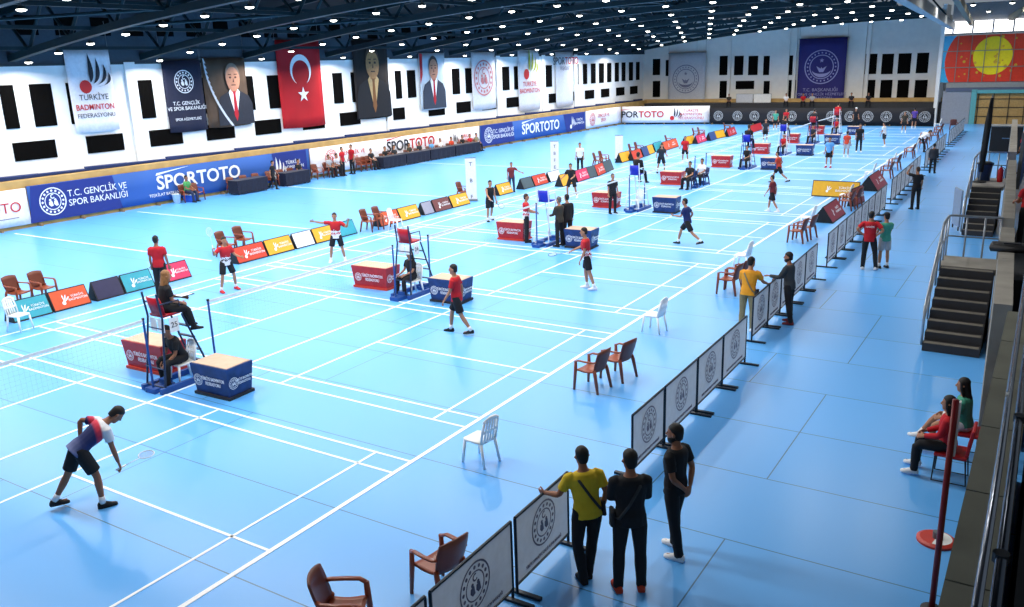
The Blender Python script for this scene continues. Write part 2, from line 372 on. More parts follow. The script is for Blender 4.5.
bchairs = [
 ((347, 640), D(-60), 'brown plastic armchair cut by the bottom edge, facing away from the grey barrier'),
 ((441, 592), D(78), 'brown plastic armchair just behind the nearest full barrier panel'),
 ((592, 388), D(84), 'brown plastic armchair of a pair, the one nearer the white chair with the long gap'),
 ((618, 377), D(80), 'brown plastic armchair of a pair, with its back to the emblem barrier, farther one'),
 ((729, 293), D(85), 'brown plastic armchair in front of the man in the orange polo shirt'),
 ((738, 288), D(80), 'brown plastic armchair half hidden by the man in the orange polo shirt'),
 ((797, 242), D(85), 'brown plastic armchair next to a white chair, left of a burgundy wedge board'),
 ((806, 238), D(80), 'brown plastic armchair whose back shows beside the burgundy wedge board'),
 ((846, 210), D(85), 'brown plastic armchair between the burgundy wedge board and the barriers'),
 ((853, 207), D(80), 'brown plastic armchair leaning its back against a small burgundy board'),
 ((886, 178), D(85), 'brown plastic armchair just beyond the farther burgundy wedge board'),
 ((894, 170), D(80), 'second brown plastic armchair beyond the farther burgundy wedge board'),
 ((909, 158), D(85), 'brown plastic armchair in front of the bending person in white'),
 ((922, 149), D(80), 'brown plastic armchair behind the bending person in white'),
 ((934, 141), D(85), 'brown plastic armchair near the far end of the walkway'),
 ((938, 135), D(80), 'farthest brown plastic armchair beside the last white chair'),
 ((953, 130), D(0), 'orange brown chair standing alone before the roller shutter'),
 ((21, 306), FR+.2, 'brown plastic armchair behind the turquoise board at the far left, outer one'),
 ((46, 301), FR+.15, 'brown plastic armchair behind the join of the turquoise and orange boards'),
 ((228, 256), FR+.2, 'brown plastic armchair behind the player in red raising a racket'),
 ((245, 250), FR+.15, 'brown plastic armchair behind the red board, right of the raised racket'),
 ((370, 231), FR+.2, 'brown plastic armchair at the open end of the orange red board, nearer one'),
 ((382, 228), FR+.15, 'brown plastic armchair behind the orange red board, farther one of two'),
 ((464, 200), FR+.1, 'lone brown plastic armchair beside the white roll-up banner'),
 ((598, 167), FR+.2, 'brown plastic armchair by the man in white behind the pink board'),
 ((604, 165), FR+.1, 'second brown plastic armchair by the man in white behind the pink board'),
 ((633, 157), FR+.2, 'brown plastic armchair behind the small red board beyond the white roll-up'),
 ((639, 155), FR+.1, 'second brown plastic armchair behind the small red board beyond the white roll-up'),
 ((669, 147), FR+.2, 'brown plastic armchair behind the orange board left of the player in red'),
 ((696, 139), FR+.2, 'brown plastic armchair behind the pink board beyond the player in red'),
 ((701, 138), FR+.1, 'second brown plastic armchair behind the pink board beyond the player in red'),
 ((727, 133), FR+.2, 'brown plastic armchair behind the crimson board before the black banner'),
]
for (u, v), rz, lab in bchairs: chair(arm0, at(u, v), rz, lab)
wchairs = [
 ((481, 461), D(82), 'white plastic chair without arms nearest the grey barrier, on the back line'),
 ((654, 331), D(85), 'white plastic chair without arms beyond the pair of brown armchairs'),
 ((742, 268), D(85), 'white plastic chair behind the man in the orange polo shirt'),
 ((807, 228), D(85), 'white plastic chair just past two brown armchairs, before the yellow board'),
 ((845, 204), D(85), 'white plastic chair at the end of the yellow board'),
 ((869, 180), D(88), 'white plastic chair left of the farther burgundy wedge board'),
 ((890, 168), D(88), 'white plastic chair beyond the farther burgundy wedge board'),
 ((913, 153), D(88), 'white plastic chair touching the bending person in white'),
 ((926, 141), D(88), 'white plastic chair behind the bending person in white'),
 ((937, 129), D(88), 'white plastic chair farthest along the walkway'),
 ((21, 330), D(-75), 'white plastic chair in front of the turquoise board at the far left'),
 ((396, 230), D(-80), 'white plastic chair in front of the orange red board'),
]
for (u, v), rz, lab in wchairs: chair(side0, at(u, v), rz, lab)

# ------------------------------------------------------------------ emblems and marks
def emblem(parent, x, z, r, m, y=-.02, name='emblem', fig=True):
    b = MB(); b.ring(x, z, r*.92, r, y); b.ring(x, z, r*.56, r*.62, y)
    for k in range(16):
        a = 2*math.pi*k/16; b.disc(x+r*.77*math.cos(a), z+r*.77*math.sin(a), r*.085, y, 8)
    if fig:
        for dx, s in ((-.2, 1), (.18, .9)):
            b.disc(x+r*dx, z+r*.12*s, r*.09, y-.004, 8); b.poly([(x+r*(dx-.1), z), (x+r*(dx+.13), z+r*.05), (x+r*(dx+.2), z-r*.3), (x+r*(dx+.02), z-r*.36), (x+r*(dx-.13), z-r*.2)], y)
        b.ring(x+r*.02, z+r*.36, r*.1, r*.17, y, 12, 60, 330)
    return b.build(name, m, parent)
def shuttle(parent, x, z, s, m, mball, y=-.02):
    """a cork ball with four curved feather blades rising to the right of it"""
    b = MB()
    def bez(a, c, d, q): return ((1-q)**2*a[0]+2*q*(1-q)*c[0]+q*q*d[0], (1-q)**2*a[1]+2*q*(1-q)*c[1]+q*q*d[1])
    for k, (tx, tz) in enumerate(((.12, 1.25), (.42, 1.1), (.7, .86), (.86, .56))):
        a = (.1+.08*k, .2-.05*k); o = (tx+.3, .42-.1*k); i_ = (tx-.08+.03*k, .34-.1*k); vs = []
        for q in range(9): p, r = bez(a, o, (tx, tz), q/8), bez(a, i_, (tx, tz), q/8); vs += [(x+s*p[0], y-.002*k, z+s*p[1]), (x+s*r[0], y-.002*k, z+s*r[1])]
        b.add(vs, [(2*q, 2*q+2, 2*q+3, 2*q+1) for q in range(8)])
    b.build('shuttle_feathers', m, parent)
    MB().disc(x-s*.12, z+s*.06, s*.24, y, 16).build('shuttle_cork', mball, parent)
ink_w = M('white_print', 240, 243, 246, noise=0); ink_b = M('dark_print', 34, 38, 48, noise=0); ink_r = M('red_print', 196, 36, 40, noise=0)
ink_g = M('grey_violet_print', 112, 106, 122, noise=0); ink_gr = M('green_print', 150, 160, 60, noise=0)

# ------------------------------------------------------------------ courtside wedge boards
BM = {k: M('board_'+k, *c, rough=.5) for k, c in dict(turquoise=(52, 160, 176), orange_red=(216, 84, 44), navy=(44, 42, 74), pink=(214, 48, 92), red=(206, 62, 40), yellow=(236, 168, 40), white=(240, 242, 246), grey=(150, 148, 164), maroon=(112, 58, 58), slate=(66, 84, 92), burgundy=(150, 44, 62), crimson=(190, 40, 50), gold=(222, 164, 30), blue=(40, 70, 130)).items()}
def wedge_board(c, L, rz, col, label, h=.55, d=.5, text=True, mark_m=None):
    t = empty('wedge_board', (c[0], c[1], 0), rz); tag(t, label, 'advertising board')
    a = math.atan2(d/2, h)
    MB().add([(-L/2, -d/2, 0), (L/2, -d/2, 0), (L/2, 0, h), (-L/2, 0, h), (-L/2, d/2, 0), (L/2, d/2, 0)], [(3, 2, 5, 4), (0, 3, 4), (1, 5, 2), (0, 4, 5, 1), (0, 1, 2, 3)]).build('body', black, t)
    e = .03
    def P(x, s, off=.008): return (x, -d/2*(1-s)-off, h*s+.003)
    MB().add([P(-L/2+e, .07), P(L/2-e, .07), P(L/2-e, .95), P(-L/2+e, .95)], [(0, 1, 2, 3)]).build('panel', BM[col], t)
    if text:
        hold = empty('mark', (0, -d/2*.5-.016, h*.5)); hold.parent = t; hold.rotation_euler.x = -a
        mk = mark_m or ink_w
        b = MB(); s = .17; x0 = -L*.16
        for k in range(3):
            an = D(35+k*28); cc, q = math.cos(an), math.sin(an)
            b.poly([(x0+s*(px*cc-pz*q*.55), -.1+s*(px*q+pz*cc*.55)*1.2) for px, pz in ((.15, .1), (.35, .3), (1.0, .42), (1.25, .12), (.75, .02))], -.002*k)
        b.disc(x0-.03, -.1, .055, 0, 12); b.build('shuttle_mark', mk, hold)
        lettering(hold, 'TÜRKİYE\nBADMINTON', .2*L, .0, .085*min(L, 1.6), mk, 0, sx=1.0)
    return t
BX = -8.12
for v0, v1, col, lab, tx in [
 (1.40, 2.50, 'turquoise', 'turquoise wedge board at the far left end of the row', 1), (2.52, 3.64, 'orange_red', 'orange red wedge board next to the turquoise one, before two brown armchairs', 1),
 (3.80, 4.70, 'navy', 'dark navy wedge board with a violet top, between gaps', 0), (4.72, 5.75, 'turquoise', 'turquoise wedge board partly behind the umpire with long hair', 1),
 (6.15, 7.08, 'pink', 'pink wedge board right of the umpire with long hair', 1), (8.95, 10.28, 'red', 'red wedge board behind the player with a raised racket', 1),
 (10.3, 11.55, 'yellow', 'amber wedge board joined to the red one, then a white one', 1), (11.62, 12.6, 'white', 'white blank wedge board between two amber ones', 0),
 (12.62, 13.68, 'yellow', 'amber wedge board touching the player with spread arms', 1), (13.7, 14.9, 'turquoise', 'turquoise wedge board behind the player with spread arms', 0),
 (16.3, 17.6, 'orange_red', 'orange red wedge board with a white chair before it', 1), (17.62, 18.95, 'yellow', 'amber wedge board right of the orange red one with the white chair', 1),
 (19.2, 19.95, 'grey', 'grey wedge board right of the empty red umpire seat', 0), (20.0, 21.25, 'maroon', 'dull maroon wedge board between grey and amber ones', 1),
 (21.3, 22.7, 'yellow', 'amber wedge board before the white roll-up banner', 1), (25.2, 26.5, 'yellow', 'amber wedge board beside the player in black', 1),
 (27.5, 28.6, 'slate', 'slate green wedge board beside the person in maroon', 0), (28.65, 30.1, 'red', 'red wedge board before the white tall banner with letters', 1),
 (30.3, 31.6, 'white', 'white wedge board under the tall banner with letters', 0)]:
    wedge_board((BX, (v0+v1)/2), v1-v0-.02, D(90), col, lab, text=bool(tx))
for (a, b_, col, lab, tx) in [((513+50, 187), (576, 183), 'yellow', 'small amber board behind the player in black and yellow', 0), ((578, 182.5), (590, 178.5), 'pink', 'pink wedge board by the man in white', 1), ((590, 178.5), (598, 176.5), 'slate', 'slate wedge board right of the pink one, by the man in white', 0),
 ((598, 176.5), (606, 173), 'red', 'red wedge board farther along, before the slate green end', 1), ((606, 173), (614, 169.5), 'slate', 'slate green wedge board ending a group, left of the seated umpire', 0),
 ((622, 163), (632, 160), 'yellow', 'amber wedge board above the umpire in the blue seat', 0), ((634, 161), (643, 157.5), 'red', 'small red wedge board before two brown chairs', 0), ((644, 157), (650, 155), 'blue', 'dark blue wedge board between red and amber', 0),
 ((648, 155.5), (655, 153), 'yellow', 'amber wedge board right of the dark blue one', 0), ((656, 152), (664, 149.5), 'turquoise', 'small turquoise wedge board left of the player in black', 0), ((665, 151), (679, 146.5), 'orange_red', 'orange wedge board with lettering left of the player in red', 1),
 ((687, 145.5), (696, 143), 'gold', 'gold wedge board right of the player in red', 0), ((698, 144), (707, 141), 'pink', 'pink wedge board before two brown chairs, toward the black banner', 1), ((711, 141), (717, 139), 'blue', 'blue wedge board before the white and amber pair', 0),
 ((717, 139), (726, 137), 'gold', 'amber wedge board farthest but one of its colour', 0), ((729, 137), (737, 134), 'crimson', 'crimson wedge board beside a brown chair near the black banner', 1), ((752, 133), (763, 129.5), 'crimson', 'crimson wedge board farthest along, at the foot of the black banner', 0)]:
    p, q = at(*a), at(*b_); L = (q-p).length; wedge_board(((p.x+q.x)/2-.25, (p.y+q.y)/2), max(.8, L), math.atan2(q.y-p.y, q.x-p.x), col, lab, h=.62, text=bool(tx))
wedge_board(at(830, 219)+Vector((-.1, .2, 0)), 2.3, D(90), 'burgundy', 'burgundy wedge board with a black triangular end, nearer of two by the barriers', .62, .85)
wedge_board(at(874, 188)+Vector((-.1, .2, 0)), 2.6, D(90), 'burgundy', 'burgundy wedge board with a black triangular end, farther of two by the barriers', .7, .95)
wedge_board(at(856, 204), 1.5, D(84), 'burgundy', 'small burgundy board behind a brown armchair, before the grey barriers', .75, .3)
wedge_board(at(834.5, 197.5)+Vector((0, .2, 0)), 2.05, D(-2), 'gold', 'yellow board with white lettering facing down the hall, beside a white chair', .72, .4)

# ------------------------------------------------------------------ kit boxes by the nets
boxm = {'red': M('red_printed_vinyl', 176, 34, 38, rough=.45, noise=.12), 'blue': M('navy_printed_vinyl', 28, 54, 110, rough=.45, noise=.3, scale=5)}
lid_m = M('beige_board', 196, 170, 150, rough=.8)
def kit_box(x, y, col, label, w=1.05, d=.68, h=.66):
    t = empty('kit_box', (x, y, 0), D(2)); tag(t, label, 'box')
    MB().hexa([(-w/2+.06, -d/2+.05, .06), (w/2-.06, -d/2+.05, .06), (w/2-.06, d/2-.05, .06), (-w/2+.06, d/2-.05, .06), (-w/2, -d/2, h), (w/2, -d/2, h), (w/2, d/2, h), (-w/2, d/2, h)]).build('body', boxm[col], t)
    MB().box((0, 0, .03), (w-.04, d-.02, .06)).build('plinth', M(col+'_plinth', *((196, 60, 40) if col == 'red' else (40, 36, 40))), t)
    MB().box((0, 0, h+.006), (w-.06, d-.06, .012)).build('lid', lid_m, t)
    for side in (0, 1):
        h_ = empty('print', (0, 0, 0), D(90*side)); h_.parent = t
        yy = -(d/2 if not side else w/2)-.012; L = w if not side else d
        emblem(h_, -L*.3, h*.52, .12, ink_w, yy, 'emblem'); lettering(h_, 'TÜRKİYE BADMINTON\nFEDERASYONU', L*.1, h*.52, .082*L/1.05+.02, ink_w, yy, sx=.62)
    return t
red_l = ['red kit box beside the umpire with long hair', 'red kit box left of the empty red umpire seat', 'red kit box left of the man in red and white at the blue empty seat', 'red kit box behind the referee standing in black', 'red kit box left of the bare net posts with two seated men', 'red kit box right of the umpire in the fifth chair along', 'red kit box right of the umpire in the sixth chair along', 'red kit box right of the umpire in the seventh chair along', 'red kit box closest to the black banner']
blue_l = ['navy kit box nearest, right of the umpire with long hair', 'navy kit box behind the player in red walking', 'navy kit box behind the player in red and white with a low racket', 'navy kit box in front of the seated umpire in black', 'navy kit box by the two men seated between bare posts', 'navy kit box touching the running player in orange red', 'navy kit box left of the player in light blue', 'navy kit box left of the player in white and red far away', 'navy kit box closest to the black banner']
NET = [G0*k+.78 for k in range(9)]
for k, y in enumerate(NET):
    if k != 4: kit_box(1.33+.07*(k > 0), y-.1, 'blue', blue_l[k])
    kit_box(-1.25 if k == 0 else -1.55, y+.2, 'red', red_l[k], 1.3 if k < 2 else 1.15)

# ------------------------------------------------------------------ nets and posts
blue_paint = M('blue_paint', 36, 78, 150, rough=.4); net_m = M('brown_net_cord', 90, 70, 60, rough=.9); tape_m = M('white_net_tape', 240, 240, 240, rough=.8)
where = ['on the near side of the first umpire chair', 'between the first umpire chair and the navy kit box', 'left of the empty red seat', 'right of the empty red seat', 'by the blue empty seat, near side', 'by the blue empty seat, far side', 'by the referee in black, near side', 'by the referee in black, far side', 'left of the two seated men', 'right of the two seated men']
def net_post(y, label, side):
    t = empty('net_post', (0, y, 0)); tag(t, label, 'net post')
    MB().box((0, side*.16, .05), (.3, .5, .1)).box((0, side*.3, .14), (.22, .16, .12)).build('base', blue_paint, t)
    MB().tube([(0, 0, .1), (0, 0, 1.56)], .024, 10).build('pole', blue_paint, t)
    MB().tube([(0, 0, 1.54), (0, 0, 1.575)], .03, 10).build('cap', black, t)
for k in range(9):
    for j, dy in enumerate((-.79, .79)):
        i = 2*k+j
        net_post(NET[k]+dy, 'slim blue net post '+where[i] if i < 10 else 'slim blue net post far down the hall, %s side of the %s gap' % (('near', 'far')[j], ('sixth', 'seventh', 'eighth', 'ninth')[k-5]), -1 if j else 1)
def net(y0, y1, label):
    t = empty('badminton_net', (0, y0, 0)); tag(t, label, 'net'); L = y1-y0
    b = MB(); n = int(L/.09)
    sag = lambda q: -.025*(1-((2*q/L)-1)**2)
    for k in range(n+1): q = L*k/n; b.add([(0, q-.0007, .79+sag(q)), (0, q+.0007, .79+sag(q)), (0, q+.0007, 1.5+sag(q)), (0, q-.0007, 1.5+sag(q))], [(0, 1, 2, 3)])
    for j in range(9):
        z = .79+.09*j
        for k in range(12): q0, q1 = L*k/12, L*(k+1)/12; b.add([(0, q0, z-.0006+sag(q0)), (0, q1, z-.0006+sag(q1)), (0, q1, z+.0006+sag(q1)), (0, q0, z+.0006+sag(q0))], [(0, 1, 2, 3)])
    b.build('netting', net_m, t)
    b = MB()
    for k in range(12): q0, q1 = L*k/12, L*(k+1)/12; b.hexa([(-.006, q0, 1.49+sag(q0)), (.006, q0, 1.49+sag(q0)), (.006, q1, 1.49+sag(q1)), (-.006, q1, 1.49+sag(q1)), (-.006, q0, 1.55+sag(q0)), (.006, q0, 1.55+sag(q0)), (.006, q1, 1.55+sag(q1)), (-.006, q1, 1.55+sag(q1))])
    b.build('tape', tape_m, t)
    return t
net(-6.1, -.0, 'badminton net of the nearest court, running out past the left edge')
for k in range(8): net(NET[k]+.79, NET[k+1]-.79, 'badminton net of the %s court' % ('second nearest', 'third', 'fourth', 'fifth', 'sixth', 'seventh', 'eighth', 'farthest')[k])

# ------------------------------------------------------------------ umpire chairs
seat_m = {'red': M('red_seat_plastic', 186, 22, 40, rough=.35), 'blue': M('blue_seat_plastic', 30, 42, 180, rough=.35)}
paper = M('white_paper', 244, 244, 244, rough=.9); frame_m = M('navy_tube', 44, 56, 84, rough=.4, metal=.3); frame_w = M('white_tube', 225, 228, 232, rough=.4)
def umpire_chair(y, col, label, fm, num=True):
    t = empty('umpire_chair', (0, y, 0)); tag(t, label, 'umpire chair')
    # faces +y; ladder at the front
    top = 1.52
    for sx in (-1, 1):
        MB().tube([(sx*.3, -.5, .1), (sx*.23, -.3, top), (sx*.23, -.36, top+.52)], .022, 8).build('leg', fm, t)
        MB().tube([(sx*.28, .66, .1), (sx*.2, .18, top-.02)], .022, 8).build('leg', fm, t)
        MB().tube([(sx*.25, -.33, top+.3), (sx*.26, .1, top+.3), (sx*.24, .16, top+.02)], .016, 8).build('armrest', fm, t)
        MB().box((sx*.3, .08, .06), (.09, 1.4, .12)).build('skid', blue_paint, t, bevel=.01)
    for z in (.35, .65, .95, 1.22): q = (z-.1)/(top-.12); yy = .66-.48*q; xx = .28-.08*q; MB().box((0, yy, z), (2*xx, .07, .025)).build('ladder_step', fm, t)
    MB().tube([(-.29, -.48, .5), (.29, -.48, .5)], .015, 6).tube([(-.24, -.33, 1.3), (.24, -.33, 1.3)], .015, 6).tube([(-.3, .66, .11), (.3, .66, .11)], .02, 6).tube([(-.3, -.5, .11), (.3, -.5, .11)], .02, 6).build('crossbar', fm, t)
    MB().loft([[(sx*w, yy, z) for sx, yy in ((-1, -.26), (1, -.26), (1, .14), (.8, .21), (-.8, .21), (-1, .14))] for w, z in ((.2, top), (.225, top+.03), (.225, top+.05))]).build('seat', seat_m[col], t, True)
    MB().loft([[(sx*w, yy+o, z) for sx, o in ((-1, .05), (-.5, 0), (.5, 0), (1, .05), (1, .02), (.5, -.03), (-.5, -.03), (-1, .02))] for w, yy, z in ((.21, -.25, top+.05), (.225, -.29, top+.25), (.2, -.33, top+.42))]).build('backrest', seat_m[col], t, True)
    if num:
        for sx in (-.12, .12):
            pp = MB().box((sx, -.27, top-.17), (.2, .006, .28)).build('sheet', paper, t)
        s = MB().box((.235, -.05, top-.19), (.006, .22, .3)).build('number_sheet', paper, t)
        hold = empty('number', (0, 0, 0), D(90)); hold.parent = s; lettering(hold, '25' if y < 5 else '24', -.05, top-.19, .16, ink_b, -.242)
    return t
umpire_chair(NET[0]-.22, 'red', 'tall red-seated umpire chair nearest, with the long-haired umpire on it', frame_m)
umpire_chair(NET[1], 'red', 'tall empty red-seated umpire chair over a seated woman', frame_m)
umpire_chair(NET[2], 'blue', 'tall empty blue-seated umpire chair with standing men around it', frame_w, False)
umpire_chair(NET[3], 'blue', 'tall blue-seated umpire chair beside the standing referee in black', frame_w, False)
for k, w in ((5, 'fifth'), (6, 'sixth'), (7, 'seventh'), (8, 'eighth')): umpire_chair(NET[k], 'red' if k > 6 else 'blue', 'tall umpire chair, the %s along the line from the front, occupied' % w, frame_m if k % 2 else frame_w, False)
# ------------------------------------------------------------------ barriers with emblem cloth
bar_steel = M('barrier_steel', 44, 50, 58, rough=.4, metal=.5); bar_cloth = M('barrier_cloth', 204, 207, 210, rough=.85)
_nt = bar_cloth.node_tree; _o = [n for n in _nt.nodes if n.type == 'OUTPUT_MATERIAL'][0]; _tr = _nt.nodes.new('ShaderNodeBsdfTranslucent'); _tr.inputs[0].default_value = (.8, .82, .85, 1); _mx = _nt.nodes.new('ShaderNodeMixShader'); _mx.inputs[0].default_value = .17
_nt.links.new(_nt.nodes['Principled BSDF'].outputs[0], _mx.inputs[1]); _nt.links.new(_tr.outputs[0], _mx.inputs[2]); _nt.links.new(_mx.outputs[0], _o.inputs[0])
def barrier(p, q, label, big=True):
    p, q = Vector(p), Vector(q); L = (q-p).length; h = 1.05
    t = empty('crowd_barrier', ((p.x+q.x)/2, (p.y+q.y)/2, 0), math.atan2(q.y-p.y, q.x-p.x)); tag(t, label, 'barrier', None if label != GB else 'barriers along the walkway')
    b = MB(); x = L/2-.02
    b.tube([(-x, 0, .03), (-x, 0, h)], .02, 8).tube([(x, 0, .03), (x, 0, h)], .02, 8).tube([(-x, 0, h), (x, 0, h)], .02, 8).tube([(-x, 0, .14), (x, 0, .14)], .016, 8)
    b.build('frame', bar_steel, t)
    c = MB().add([(-x+.02, -.004, .17), (x-.02, -.004, .17), (x-.02, -.004, 1.03), (-x+.02, -.004, 1.03)], [(0, 1, 2, 3)]).build('cloth', bar_cloth, t)
    if big:
        emblem(c, 0, .66, .3, ink_g, -.012)
        lettering(c, 'TÜRKİYE CUMHURİYETİ GENÇLİK VE SPOR BAKANLIĞI', 0, .245, .062, ink_g, -.01, sx=(2*x-.2)/1.95)
    else: emblem(c, 0, .62, .27, ink_g, -.012, fig=False)
    MB().box((x-.04, 0, .02), (.06, .62, .035)).build('foot', bar_steel, t)
    MB().box((-x+.04, 0, .02), (.06, .62, .035)).build('foot', bar_steel, t)
GB = 'grey cloth barrier with a round emblem in the long far run along the walkway'
def bx(y): return 10.13 - .012*(y+2) if y < 8 else 9.72-.018*(y-9)
near = [(-5.6, -4.0, 'grey emblem barrier cut by the bottom edge, in front of the bottom armchair'), (-3.95, -2.33, 'grey emblem barrier nearest in full, with a brown armchair behind it'), (-2.27, -.9, 'grey emblem barrier that the man in yellow leans on'),
 (1.17, 2.48, 'grey emblem barrier starting the run behind the men in black'), (2.5, 4.06, 'second grey emblem barrier after the gap by the men in black'), (4.08, 5.5, 'third grey emblem barrier after the gap by the men in black'), (5.52, 7.06, 'last grey emblem barrier before the man in the orange polo shirt'),
 (8.45, 9.76, 'grey emblem barrier under the arm of the man in the orange polo shirt'), (9.78, 10.9, 'grey emblem barrier left of the man in the dark grey jacket'), (10.92, 12.1, 'grey emblem barrier behind the man in the dark grey jacket'), (12.12, 13.5, 'grey emblem barrier just right of the man in the dark grey jacket'), (13.52, 14.9, 'grey emblem barrier ending a run below two brown armchairs')]
for a, b_, lab in near: barrier((bx(a)+(.0 if a < 8 else 0), a, 0), (bx(b_), b_, 0), lab)
y = 16.4
for n, y1 in ((8, 0), (7, 0), (8, 0), (9, 0)):
    for k in range(n):
        barrier((bx(y), y, 0), (bx(y+1.38), y+1.38, 0), GB if not (y == 16.4) else 'grey emblem barrier left of the man in red with hands on hips', y < 24); y += 1.4
    y += 1.5 if y < 30 else 2.2

# ------------------------------------------------------------------ banners along the foot of the walls
cloth_w = M('white_banner_cloth', 236, 234, 240, rough=.8); cloth_b = M('blue_banner_cloth', 42, 86, 160, rough=.75, noise=.14, scale=.25); cloth_k = M('black_banner_cloth', 26, 26, 32, rough=.8)
lt_blue = M('light_blue_print', 66, 132, 200, noise=.1, scale=.5); dk_blue = M('deep_blue_print', 34, 50, 128, noise=0)
def foot_banner(p, q, h, cloth, label):
    p, q = Vector(p), Vector(q); L = (q-p).length
    t = empty('advertising_banner', (p.x, p.y, 0), math.atan2(q.y-p.y, q.x-p.x)); tag(t, label, 'banner')
    n = max(2, int(L/1.2)); top = []
    b = MB(); vs = []; fs = []
    for k in range(n+1):
        x = L*k/n
        for j, z in enumerate((.16, .5, 1.0, h)): vs.append((x, -.03+.018*math.sin(k*1.9+j), z))
    for k in range(n):
        for j in range(3): a = k*4+j; fs.append((a, a+4, a+5, a+1))
    c = b.add(vs, fs).build('cloth', cloth, t, True)
    s = c.modifiers.new('thickness', 'SOLIDIFY'); s.thickness = .01; s.offset = 1
    b = MB().box((L/2, .04, h-.03), (L, .04, .04)).box((L/2, .04, .2), (L, .04, .04))
    b.build('rail', bar_steel, t)
    k = 0
    while k*2 < L-.2: MB().bar((.3+2*k, .04, .1), (.3+2*k, .04, h-.03), .05).box((.3+2*k, -.05, .06), (.07, .4, .12)).build('post', M('wooden_post', 150, 120, 84, rough=.8), t); k += 1
    MB().box((L/2, .12, .5), (L, .02, 1.0)).build('backing', black, t)
    return t
def toto(t, x, z, s, m1, m2, sw=None):
    lettering(t, 'SPOR', x, z, s, m1, -.07, 'RIGHT', sx=1.05, bold=.02); lettering(t, 'TOTO', x+.04*s, z, s, m2, -.07, 'LEFT', sx=1.05, bold=.02)
    MB().poly([(x-2.5*s, z+.42*s), (x-2.45*s, z+.55*s), (x-.3*s, z+.72*s), (x-1.6*s, z+.56*s)], -.07).build('swoosh', sw or m1, t)
BXL = -22.62
def lb(u): return at(u, 170, BXL, 0).y
def ly(u, v): return at(u, v, BXL, 0).y
t = foot_banner((BXL, 2.5, 0), (BXL, ly(27, 200), 0), 1.72, cloth_w, 'white banner with red print at the far left foot of the wall')
L = ly(27, 200)-2.5
lettering(t, 'TOTO', L-1.2, .95, .62, ink_r, -.07, 'CENTER'); MB().poly([(L-2.2, .5), (L-.5, .5), (L-.5, .53), (L-2.2, .53)], -.07).build('rule', ink_g, t)
y0, y1 = ly(28, 200), ly(308, 150); t = foot_banner((BXL, y0, 0), (BXL, y1, 0), 1.78, cloth_b, 'long blue banner with a white ring emblem and big white capitals'); f = lambda u, v=180: ly(u, v)-y0
MB().poly([(f(26, 200), .17), (f(118), .17), (f(112), 1.76), (f(28), 1.76)], -.058).build('deep_blue_field', dk_blue, t)
MB().poly([(f(276, 165), .17), (f(306, 160), .17), (f(306, 160), 1.76), (f(272, 165), 1.76)], -.058).build('deep_blue_field', dk_blue, t)
emblem(t, f(52, 200), .98, .62, ink_w, -.07)
lettering(t, 'T.C. GENÇLİK VE\nSPOR BAKANLIĞI', f(98, 195), 1.0, .42, ink_w, -.07, 'CENTER', sx=.92)
toto(t, f(196), 1.05, .95, ink_w, ink_w); lettering(t, 'TEŞKİLAT BAŞKANLIĞI', f(165), .5, .2, ink_w, -.07)
shuttle(t, f(274, 165), .45, .9, ink_w, ink_w, -.072); lettering(t, 'TÜRKİYE\nBADMINTON', f(292, 160), 1.0, .28, ink_w, -.072)
y0, y1 = ly(309, 150), ly(479, 140); t = foot_banner((BXL, y0, 0), (BXL, y1, 0), 1.76, cloth_w, 'white banner with red emblem and black and red capitals behind the seated officials'); f = lambda u, v=150: ly(u, v)-y0
emblem(t, f(330), 1.0, .55, ink_r, -.07); lettering(t, 'GENÇLİK VE\nSPOR', f(352), 1.0, .4, ink_r, -.07); toto(t, f(409), 1.15, .95, ink_b, ink_r, ink_r)
shuttle(t, f(453), .7, .7, ink_b, ink_r, -.07); lettering(t, 'TÜRKİYE\nBADMINTON', f(466), 1.0, .34, ink_r, -.07)
y0, y1 = ly(480, 140), ly(585, 125); t = foot_banner((BXL, y0, 0), (BXL, y1, 0), 1.76, cloth_b, 'blue banner with white capitals nearer the far corner'); f = lambda u, v=132: ly(u, v)-y0
MB().poly([(.1, .17), (f(514), .17), (f(512), 1.74), (.1, 1.74)], -.058).build('deep_blue_field', dk_blue, t); MB().poly([(f(566), .17), (f(584), .17), (f(584), 1.74), (f(563), 1.74)], -.058).build('deep_blue_field', dk_blue, t)
emblem(t, f(488), .95, .6, ink_w, -.07); lettering(t, 'T.C. GENÇLİK VE\nSPOR BAKANLIĞI', f(503), .95, .42, ink_w, -.07, sx=.95); toto(t, f(539), .95, 1.15, ink_w, ink_w)
shuttle(t, f(571), .55, .8, ink_w, ink_w, -.07); lettering(t, 'TÜRKİYE\nBADMINTON', f(579), .95, .3, ink_w, -.07)
y0 = ly(585.5, 125); t = foot_banner((BXL, y0, 0), (BXL, 70.6, 0), 1.78, cloth_w, 'white banner with a red ring emblem in the far left corner'); f = lambda u, v=125: ly(u, v)-y0
emblem(t, f(592), .95, .6, ink_r, -.07); lettering(t, 'GENÇLİK VE\nSPOR', f(603), .95, .45, ink_r, -.07)
YB = 71.6; gx = lambda u: at(u, 118, YB, 1).x
t = foot_banner((BXL+.1, 70.7, 0), (gx(707.5), YB+.6, 0), 1.75, cloth_w, 'white banner with black and red capitals across the far end'); f = lambda u: gx(u)-BXL-.1
toto(t, f(641), .95, .86, ink_b, ink_r, ink_r); shuttle(t, f(674), .55, .9, ink_b, ink_r, -.07); lettering(t, 'TÜRKİYE\nBADMINTON\nFEDERASYONU', f(691), .95, .36, ink_r, -.07)
x0 = gx(708.5); t = foot_banner((x0, YB+.3, 0), (gx(934), YB+.1, 0), 1.55, cloth_k, 'long black banner with a row of pale ring emblems across the far end')
pale = M('pale_print', 176, 178, 180, noise=0)
